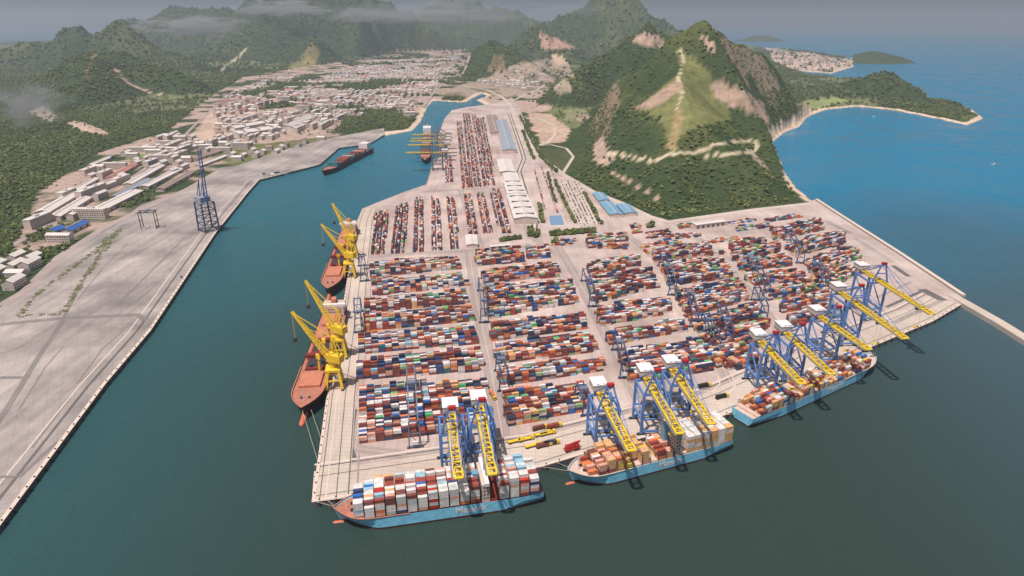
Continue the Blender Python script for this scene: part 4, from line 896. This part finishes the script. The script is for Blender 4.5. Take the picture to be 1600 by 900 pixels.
# houses: one of each kind, then copies
def house(name, L, W, h, ridge, roof, wall):
    r = empty(name, (0,0,0)); l, w_ = L/2, W/2; wl = MB(); wl.box((-l,-w_,-4), (l,w_,h))
    if ridge:
        for s in (-1, 1): wl.quad([(s*l,-w_,h), (s*l,w_,h), (s*l,0,h+ridge)])
    wb = wl.build('wall', wall, r); rf = MB()
    if ridge:
        for s in (-1, 1):
            A = [(-l-.6, s*(w_+.6), h-.2), (l+.6, s*(w_+.6), h-.2), (l+.6, 0, h+ridge+.2), (-l-.6, 0, h+ridge+.2)]; rf.quad(A if s < 0 else A[::-1])
    else: rf.box((-l-.3,-w_-.3,h), (l+.3,w_+.3,h+.6)); rf.box((-l*.3,-w_*.4,h+.6), (l*.1,w_*.4,h+2.6))
    rf.build('roof', roof, r); wn = MB(); z = 1.4
    while z < h-1.4:
        x = -l+1.5
        while x < l-1.5:
            for s in (-1, 1): wn.box((x, s*(w_+.05)-.05, z), (x+1.6, s*(w_+.05)+.05, z+1.5))
            x += 3.6
        z += 3
    tag(wn.build('window_row', 'glass', wb), kind='stuff'); return r
PRO = [house('apartment_block', 46, 12, 14, 0, 'roof_white', 'wall_pale'), house('apartment_block', 34, 11, 11, 2, 'roof_white', 'wall_pale'), house('apartment_block', 40, 12, 12, 2.4, 'roof_red', 'wall_pale'), house('town_house', 18, 12, 8, 3, 'roof_brown', 'wall_pale'), house('town_house', 22, 14, 9, 3, 'roof_white', 'wall_pale'), house('apartment_block', 30, 16, 26, 0, 'roof_grey', 'wall_pale')]
DISTRICT = [([(58,345),(110,285),(190,245),(270,210),(310,222),(300,262),(215,315),(150,352),(90,385),(50,380)], 'among the left bank sheds', (4,1,4,1,0), 30, 16, 70),
    ([(300,228),(335,214),(345,186),(430,176),(560,160),(640,158),(600,190),(480,205),(400,226),(330,250)], 'between the town and the bank', (1,4,3,0), 30, 22, 60),
    ([(430,150),(520,112),(600,96),(690,92),(722,84),(700,118),(672,150),(600,158),(540,166),(470,172)], 'in the rows left of the avenue', (0,0,0,1,1,1,2,4), 24, 30, 90),
    ([(330,186),(350,150),(430,122),(520,118),(430,150),(420,168),(370,182)], 'in the upper left part of the town', (0,1,1,3,4,2), 26, 40, 42),
    ([(545,178),(600,164),(655,160),(640,190),(585,200)], 'by the inner harbour basin', (3,4,1), 30, 34, 18),
    ([(735,122),(830,118),(860,128),(820,142),(760,136)], 'in the settlement between the hills', (3,4,4,1), 26, 40, 30),
    ([(1200,76),(1322,93),(1330,104),(1262,110),(1215,96)], 'in the far white town by the sea', (0,1,4,5), 60, 110, 44),
    ([(845,60),(895,70),(905,85),(860,84)], 'on the small far hill', (3,4), 50, 90, 14),
    ([(-10,425),(25,385),(60,395),(40,440),(0,465)], 'among the trees at the left edge', (3,4,4), 22, 8, 16),
    ([(30,300),(75,290),(70,310),(40,318)], 'at the edge of the left forest', (4,3), 30, 30, 5),
    ([(360,246),(420,232),(520,214),(515,222),(430,242),(370,254)], 'below the curved pale road', (3,4), 30, 22, 14)]
adir = ang(G(690,132), G(740,86)); SPARE = []
SH = [o.location for o in bpy.data.objects if o.get('category') in ('warehouse', 'hall')]
KIND = ['long flat roofed apartment block','pale gabled apartment block','red roofed apartment block','brown roofed small house','pale roofed small house','tall grey roofed block']
for poly, lb, kinds, du, dv, cap in DISTRICT:
    P = [G(*q) for q in poly]; cx = sum(q.x for q in P)/len(P); cy = sum(q.y for q in P)/len(P); u = Vector((math.cos(adir), math.sin(adir), 0)); v = Vector((-u.y, u.x, 0)); cand = []
    PW = [(q.x, q.y) for q in P]; ex = max(math.hypot(q.x-cx, q.y-cy) for q in P); nu, nv = int(ex/(dv+26))+1, int(ex/du)+1
    for i in range(-nu, nu+1):
        for j in range(-nv, nv+1):
            q = Vector((cx, cy, 0))+u*(i*(dv+26)+random.uniform(-5, 5))+v*(j*du+random.uniform(-3, 3))
            if inside(np.array(q.x), np.array(q.y), PW) and random.random() < .86 and -2 < tz(q.x, q.y) < 60 and float(fbm(np.array([q.x]), np.array([q.y]), 230, 3, 77)[0]) > .335 and all((q.x-s_.x)**2+(q.y-s_.y)**2 > 48**2 for s_ in SH): cand.append(q)
    cand.sort(key=lambda q: q.y+random.uniform(0, 300))
    for n_, q in enumerate(cand):
        k = random.choice(kinds); z = tz(q.x, q.y); s = random.uniform(.85, 1.2); rz = adir+random.choice((0,0,0,math.pi/2))+random.uniform(-.06,.06)
        if n_ >= cap: SPARE.append((q.x, q.y, z, rz, k, s)); continue
        o = copy_tree(PRO[k], (q.x, q.y, z+.3), rz, None, (s, 1, random.uniform(.8, 1.2)))
        tag(o, KIND[k]+' '+lb, 'house' if k in (3, 4) else 'apartment block', 'houses '+lb)
far = MB(); DIM = [(46,12,12,0),(34,11,10,2),(40,12,10,2.4),(18,12,7,3),(22,14,7,3),(30,16,22,0)]
for x_, y_, z, rz, k, s in SPARE:
    L_, W_, h_, rd = DIM[k]; l, w_ = L_*s/2, W_/2; cs, sn = math.cos(rz), math.sin(rz); T_ = lambda a, b, c: (x_+a*cs-b*sn, y_+a*sn+b*cs, z+c)
    for A in (((-l,-w_),(l,-w_)),((l,-w_),(l,w_)),((l,w_),(-l,w_)),((-l,w_),(-l,-w_))): far.quad([T_(*A[0],-3), T_(*A[1],-3), T_(*A[1],h_), T_(*A[0],h_)])
    rm = {2:1,3:2,5:3}.get(k, 4)
    far.quad([T_(-l,-w_,h_), T_(l,-w_,h_), T_(l,0,h_+rd), T_(-l,0,h_+rd)], rm); far.quad([T_(-l,0,h_+rd), T_(l,0,h_+rd), T_(l,w_,h_), T_(-l,w_,h_)], rm)
    for sg in (-1, 1): far.quad([T_(sg*l,-w_,h_), T_(sg*l,w_,h_), T_(sg*l,0,h_+rd)])
tag(far.build('far_town', ['wall_pale','roof_red','roof_brown','roof_grey','roof_white']), 'mass of small pale houses filling the far town', kind='stuff'); print('spare houses', len(SPARE))
for o in PRO:
    for ch in list(o.children):
        for g in list(ch.children): bpy.data.objects.remove(g)
        bpy.data.objects.remove(ch)
    bpy.data.objects.remove(o)
# ------------------------------------------------------------ vegetation
def leafmat(name, c1, c2):
    m = bpy.data.materials.new(name); m.use_nodes = True; nt = m.node_tree; b = nt.nodes['Principled BSDF']; b.inputs['Roughness'].default_value = .8; b.inputs['Specular IOR Level'].default_value = .15
    oi = nt.nodes.new('ShaderNodeObjectInfo'); x = nt.nodes.new('ShaderNodeMix'); x.data_type = 'RGBA'; x.inputs[6].default_value = (*c1, 1); x.inputs[7].default_value = (*c2, 1)
    nt.links.new(oi.outputs['Random'], x.inputs[0]); nt.links.new(x.outputs[2], b.inputs['Base Color']); MATS[name] = m
leafmat('leaf_dark', lin((78, 92, 52)), lin((106, 116, 66))); leafmat('leaf_olive', lin((96, 104, 60)), lin((130, 134, 80)))
def crown(n, seed, flat_=.85, low=.25):
    rr = random.Random(seed); mb = MB()
    for i in range(n):
        while True:
            p = Vector((rr.uniform(-1,1), rr.uniform(-1,1), rr.uniform(-1,1)))
            if .45 < p.length < 1: break
        p = Vector((p.x, p.y, p.z*flat_*.8+.9)); s = rr.uniform(.22, .42); nrm = Vector((p.x, p.y, (p.z-.6)*1.2)).normalized()+Vector((rr.uniform(-.6,.6), rr.uniform(-.6,.6), rr.uniform(-.3,.7))); nrm.normalize()
        t = nrm.orthogonal().normalized(); b_ = nrm.cross(t); K = 5; a0 = rr.random()*6; mb.quad([p+(t*math.cos(a0+6.283*k/K)+b_*math.sin(a0+6.283*k/K))*s*rr.uniform(.7,1.25)+nrm*rr.uniform(-.08,.08) for k in range(K)])
    return mb
def trunk():
    m = MB(); m.cyl((0,0,-.3), (0,0,.75), .09, .05, 6); m.cyl((0,0,.5), (.4,.1,1.0), .045, .02, 5); m.cyl((0,0,.45), (-.35,.2,1.0), .045, .02, 5); m.cyl((0,0,.6), (.05,-.4,1.1), .04, .02, 5); return m
TRK = trunk().mesh('trunk', 'bark'); CRW = [crown(110, 3+i, .9).mesh('crown', 'leaf_dark' if i != 2 else 'leaf_olive') for i in range(3)]
def tree_at(p, s, label, grp, k=None):
    r = empty('tree', p, random.random()*6, label, 'tree', grp); r.scale = (s*random.uniform(.85,1.1), s, s*random.uniform(.9,1.3)); part('trunk', TRK, r); part('crown', CRW[random.randrange(3) if k is None else k], r)
def row(p1, p2, n, s, label, grp, ter=False, jit=1.2):
    a, c = (GT(*p1), GT(*p2)) if ter else (G(*p1), G(*p2))
    for i in range(n):
        q = a.lerp(c, (i+.5)/n)+Vector((random.uniform(-jit,jit), random.uniform(-jit,jit), 0)); tree_at(q, s*random.uniform(.8,1.25), label, grp)
for a, c, n, s, lb in (((859,366),(930,360),22,3.2,'tree in the thick hedge below the car park'),((859,369),(930,363),22,3.0,'tree in the thick hedge below the car park'),((782,377),(815,373),12,3.2,'tree in the short hedge at the head of the second column'),
    ((848,350),(842,318),9,3.6,'tree in the row left of the blue basin'),((868,318),(855,270),14,3,'tree in the row between railway yard and basin'),((898,350),(866,282),26,3.4,'tree in the row along the left side of the car park'),((940,352),(912,302),16,3.2,'tree in the row along the right side of the car park'),
    ((828,370),(830,362),3,4.5,'round tree beside the railway end'),((838,372),(841,364),3,4.5,'round tree at the right of the railway end'),((1013,356),(1018,354),3,5,'lone round tree at the foot of the mountain road'),((820,200),(842,240),26,4.5,'tree in the green belt between railway and main road'),((816,205),(834,250),24,4.2,'tree in the green belt between railway and main road'),((812,182),(838,232),24,4,'tree in the green belt between railway and main road'),((842,244),(870,270),16,4,'tree in the green belt between railway and main road'),((865,382),(870,378),4,3.4,'tree beside the small stacks at the head of the third column')):
    row(a, c, n, s, lb, lb.replace('tree in', 'trees in').replace('tree ', 'trees '))
# low shrubs along the bank roads
def shrubs(name, pls, label, sz=(1.2, 2.6), step=2.4, spread=3):
    mb = MB(); src = crown(9, 77)
    for pl in pls:
        P = [G(*q) for q in pl]
        for a, c in zip(P, P[1:]):
            for i in range(int((c-a).length/step)):
                q = a.lerp(c, random.random()); s = random.uniform(*sz); ox, oy = random.uniform(-spread, spread), random.uniform(-spread, spread)
                for f in src.f: mb.quad([(q.x+ox+src.v[i_][0]*s, q.y+oy+src.v[i_][1]*s, src.v[i_][2]*s*.7-.2) for i_ in f])
    return tag(mb.build(name, 'leaf_olive'), label, kind='stuff')
shrubs('shrub_strip', [[(30,494),(98,490)],[(30,494),(60,458),(140,398)],[(98,490),(135,430),(160,395),(182,368)],[(150,392),(168,372),(190,358)],[(140,396),(155,392)],[(150,396),(170,375),(188,362)]], 'green shrubs lining the roads on the left bank')
# woods: too many to count, instanced on the hills
def forest(name, pts, scl, label, base, leaf):
    me = bpy.data.meshes.new(name); me.from_pydata(pts, [], []); o = bpy.data.objects.new(name, me); C.objects.link(o); tag(o, label, kind='stuff')
    at = me.attributes.new('size', 'FLOAT', 'POINT'); at.data.foreach_set('value', scl)
    g = bpy.data.node_groups.new(name, 'GeometryNodeTree'); g.interface.new_socket('Geometry', in_out='INPUT', socket_type='NodeSocketGeometry'); g.interface.new_socket('Geometry', in_out='OUTPUT', socket_type='NodeSocketGeometry')
    N = g.nodes.new; gi, go = N('NodeGroupInput'), N('NodeGroupOutput'); io = N('GeometryNodeInstanceOnPoints'); ob = N('GeometryNodeObjectInfo'); ob.inputs['As Instance'].default_value = True; ob.inputs['Object'].default_value = base
    rv = N('FunctionNodeRandomValue'); rv.data_type = 'FLOAT_VECTOR'; rv.inputs[0].default_value = (-.15,-.15,0); rv.inputs[1].default_value = (.15,.15,6.28); na = N('GeometryNodeInputNamedAttribute'); na.data_type = 'FLOAT'; na.inputs['Name'].default_value = 'size'
    g.links.new(gi.outputs[0], io.inputs['Points']); g.links.new(ob.outputs['Geometry'], io.inputs['Instance']); g.links.new(rv.outputs[0], io.inputs['Rotation']); g.links.new(na.outputs[0], io.inputs['Scale']); g.links.new(io.outputs[0], go.inputs[0])
    md = o.modifiers.new('woods', 'NODES'); md.node_group = g
def proto(seed, leaf):
    mb = crown(46, seed, .8); n = len(mb.v); mb.cyl((0,0,-1), (0,0,.6), .1, .06, 5); mb.m = [0]*46+[1]*(len(mb.f)-46)
    return bpy.data.objects.new('tree_clump', mb.mesh('tree_clump', [leaf, 'bark']))
area = np.gradient(X, axis=1)*np.gradient(Y, axis=0); vis = (PX > -80) & (PX < 1680) & (PY < 950) & (PY > -20)
for nm, y0, y1, per, sz, lb in (('mountain_wood', 450, 2500, 30, 3.0, 'dense green wood covering the near mountain and hills'), ('hill_wood', 2500, 4600, 120, 4.6, 'green wood on the hills further back'), ('far_wood', 4600, 8200, 560, 8.5, 'hazy green wood on the far mountains')):
    m = np.clip(tree, 0, 1)*(np.clip((n1-.30)*5, .25, 1))*((Y >= y0) & (Y < y1) & vis)*(~(low & town) | (n1 > .62) | (n3 < .345)); m = m*np.where((hm > 110) & (Y < 2500), .22, 1)*np.where((n2 > .5) & (Y < 2500), .5, 1); ex = m*area/per; cnt = rng.poisson(np.clip(ex, 0, 6))
    ii, jj = np.nonzero(cnt); rep = cnt[ii, jj]; ii = np.repeat(ii, rep); jj = np.repeat(jj, rep)
    x_ = X[ii, jj]+rng.uniform(-.5, .5, len(ii))*np.gradient(X, axis=1)[ii, jj]; y_ = Y[ii, jj]+rng.uniform(-.5, .5, len(ii))*np.gradient(Y, axis=0)[ii, jj]
    z_ = np.array([tz(a, c) for a, c in zip(x_, y_)]); h3 = rng.integers(0, 3, len(ii)); print(nm, len(ii))
    for k in range(3):
        s = h3 == k; forest(nm, np.stack([x_[s], y_[s], z_[s]-.4], -1).tolist(), (sz*rng.uniform(.5, 1.0, s.sum())*rng.choice([.8, 1, 1, 1.3, 1.7], s.sum())).astype(np.float32), lb+(', dark crowns', ', mixed crowns', ', olive crowns')[k], proto(11+k, 'leaf_olive' if k == 2 else 'leaf_dark'), None)
# parked cars in the long car park: rows of specks
pc = MB(); A, B_, Cc, D = G(874,283), G(905,283), G(938,350), G(905,353)
tag(MB().quad([tuple(q+Vector((0,0,.12))) for q in (D, Cc, B_, A)]).build('car_park', 'pale_road'), 'pale paved car park below the main road', kind='structure')
for i in range(6):
    f = (i+.5)/6
    for j in range(60):
        if random.random() < .75:
            a = A.lerp(D, (j+.5)/60); c = B_.lerp(Cc, (j+.5)/60); q = a.lerp(c, f+random.uniform(-.006,.006)); k = random.randrange(4); pc.box((q.x-1, q.y-2.1, .15), (q.x+1, q.y+2.1, 1.0), k); pc.box((q.x-.85, q.y-1.2, 1.0), (q.x+.85, q.y+1.1, 1.6), k)
tag(pc.build('parked_cars', [cmat('white'), cmat('grey'), cmat('navy'), cmat('brown')]), 'rows of small parked cars in the long car park', kind='stuff')
pc = MB()
for a, c in (((846,262),(872,335)),((834,262),(852,330)),((858,258),(890,335))):
    a, c = G(*a), G(*c); d = (c-a).normalized()
    for k in range(int((c-a).length/9)):
        q = a+d*(k*9+4)
        if random.random() < .8: pc.beam((q-d*3.6)+Vector((0,0,1.8)), (q+d*3.6)+Vector((0,0,1.8)), 2.6, 2.6, random.randrange(3))
tag(pc.build('rail_wagons', [cmat('brown'), cmat('pink'), cmat('grey')]), 'rows of rail wagons in the yard between railway and car park', kind='stuff')
# ------------------------------------------------------------ build the containers: the 300 that show largest one by one, the rest as one mass
def area_(b):
    d2 = b[0]**2+b[1]**2+(H-b[2])**2; si = (H-b[2])/math.sqrt(d2); return LC*((WC*si if b[5] else 0)+(HC*math.sqrt(1-si*si) if b[6] else 0))/d2
BOX.sort(key=area_, reverse=True); print('containers', len(BOX))
def cont_mesh(colr):
    m = MB(); l, w_, h = LC/2, WC/2, HC; m.box((-l,-w_,0), (l,w_,h))
    m.v[4:8] = [(x, y, h-.03) for x, y, z in m.v[4:8]]
    for s in (-1, 1):
        for x in (-l+.08, l-.08): m.box((x-.09, s*w_-.05, 0), (x+.09, s*w_+.05, h))
        m.box((-l, s*(w_-.04)-.06, h-.1), (l, s*(w_-.04)+.06, h+.02)); m.box((-l, s*(w_-.02)-.05, 0), (l, s*(w_-.02)+.06, .16))
    return m.mesh('shipping_container', cmat(colr))
CM = {k: cont_mesh(k) for k in CC}; seen = {}; NB = 300
TIER = ['bottom tier','second tier','third tier','fourth tier','fifth tier','sixth tier']
for b in BOX[:NB]:
    x_, y_, z_, rz, colr, top, front, where, place, c, r_, t, n = b
    o = bpy.data.objects.new('shipping_container', CM[colr]); C.objects.link(o); o.location = (x_, y_, z_); o.rotation_euler = (0, 0, rz)
    if where == 'yard': lb = f'{colr} container in {place}, {ORD[min(c+1, 30)]} column, {ORD[min(r_+1, 30)]} row, {TIER[t]}'
    else: lb = f'{colr} container on {where}, {place}, {ORD[r_+1]} row from water, {"top" if top else TIER[t]}'
    tag(o, lb, 'container', 'shipping containers stacked on the ships and in the yard')
V, Fq, Mi = [], [], []; keys = list(CC)
base = np.array([(-1,-1,0),(1,-1,0),(1,1,0),(-1,1,0),(-1,-1,1),(1,-1,1),(1,1,1),(-1,1,1)])*np.array([LC/2, WC/2, HC-.03]); fq_ = np.array([(4,5,6,7),(0,1,5,4),(1,2,6,5),(2,3,7,6),(3,0,4,7)])
for i, b in enumerate(BOX[NB:]):
    cs, sn = math.cos(b[3]), math.sin(b[3]); v_ = base.copy(); v_[:, 0], v_[:, 1] = base[:, 0]*cs-base[:, 1]*sn+b[0], base[:, 0]*sn+base[:, 1]*cs+b[1]; v_[:, 2] += b[2]; V.append(v_); Fq.append(fq_+8*i); Mi += [keys.index(b[4])]*5
me = bpy.data.meshes.new('container_stacks'); me.from_pydata(np.concatenate(V).tolist(), [], np.concatenate(Fq).tolist())
for k in keys: me.materials.append(cmat(k))
me.polygons.foreach_set('material_index', Mi); me.update(); o = bpy.data.objects.new('container_stacks', me); C.objects.link(o); tag(o, 'thousands of stacked shipping containers filling the yard blocks', kind='stuff')
# ------------------------------------------------------------ haze
hz = bpy.data.materials.new('haze_air'); hz.use_nodes = True; nt = hz.node_tree; nt.nodes.remove(nt.nodes['Principled BSDF']); pv = nt.nodes.new('ShaderNodeVolumePrincipled'); pv.inputs['Color'].default_value = (.76, .86, .97, 1); pv.inputs['Density'].default_value = HAZE; pv.inputs['Anisotropy'].default_value = .2
nt.links.new(pv.outputs[0], nt.nodes['Material Output'].inputs['Volume']); MATS['haze_air'] = hz
tag(MB().box((-31000,-310,-14), (31000,36500,760)).build('haze', 'haze_air'), 'thin pale haze over the harbour and hills', kind='stuff')
# ------------------------------------------------------------ mist hanging on the mountains
def mist(px, py, Yd, rx, ry, rz, dens, label):
    import bmesh
    c = AtY(px, py, Yd); bm = bmesh.new(); bmesh.ops.create_icosphere(bm, subdivisions=3, radius=1); me = bpy.data.meshes.new('mist_bank'); bm.to_mesh(me); bm.free()
    o = bpy.data.objects.new('mist_bank', me); C.objects.link(o); o.location = c; o.scale = (rx, ry, rz); tag(o, label, kind='stuff')
    m = bpy.data.materials.new('mist_air'); m.use_nodes = True; nt = m.node_tree; nt.nodes.remove(nt.nodes['Principled BSDF']); N = nt.nodes.new; v = N('ShaderNodeVolumePrincipled'); v.inputs['Color'].default_value = (.9, .9, .92, 1); v.inputs['Anisotropy'].default_value = .2
    tc = N('ShaderNodeTexCoord'); ln = N('ShaderNodeVectorMath'); ln.operation = 'LENGTH'; nt.links.new(tc.outputs['Object'], ln.inputs[0])
    n = N('ShaderNodeTexNoise'); n.inputs['Scale'].default_value = 2.2; n.inputs['Detail'].default_value = 4; n.inputs['Roughness'].default_value = .6; mp = N('ShaderNodeMapping'); mp.inputs['Location'].default_value = (px, py, 0); nt.links.new(tc.outputs['Object'], mp.inputs[0]); nt.links.new(mp.outputs[0], n.inputs['Vector'])
    a = N('ShaderNodeMath'); a.operation = 'MULTIPLY_ADD'; a.inputs[1].default_value = 2.6; a.inputs[2].default_value = -.75; nt.links.new(n.outputs['Fac'], a.inputs[0])
    s = N('ShaderNodeMath'); s.operation = 'SUBTRACT'; nt.links.new(a.outputs[0], s.inputs[0]); nt.links.new(ln.outputs['Value'], s.inputs[1])
    q = N('ShaderNodeMapRange'); q.inputs[1].default_value = -.15; q.inputs[2].default_value = .6; q.inputs[4].default_value = dens; nt.links.new(s.outputs[0], q.inputs[0]); nt.links.new(q.outputs[0], v.inputs['Density'])
    nt.links.new(v.outputs[0], nt.nodes['Material Output'].inputs['Volume']); me.materials.append(m)
for a in ((300,40,4400,420,260,85,.017,'pale mist drifting in front of the left mountains'),(440,14,6200,520,300,90,.015,'pale mist on the crest above the town'),(690,22,6200,1000,500,130,.005,'mist filling the far valley at the top'),(570,22,6000,420,240,80,.012,'mist patch on the mountain left of the far valley'),(45,165,2000,130,150,90,.012,'mist drifting over the forest at the left edge'),(880,14,5800,420,260,70,.005,'thin mist before the far central peak')):
    mist(*a)
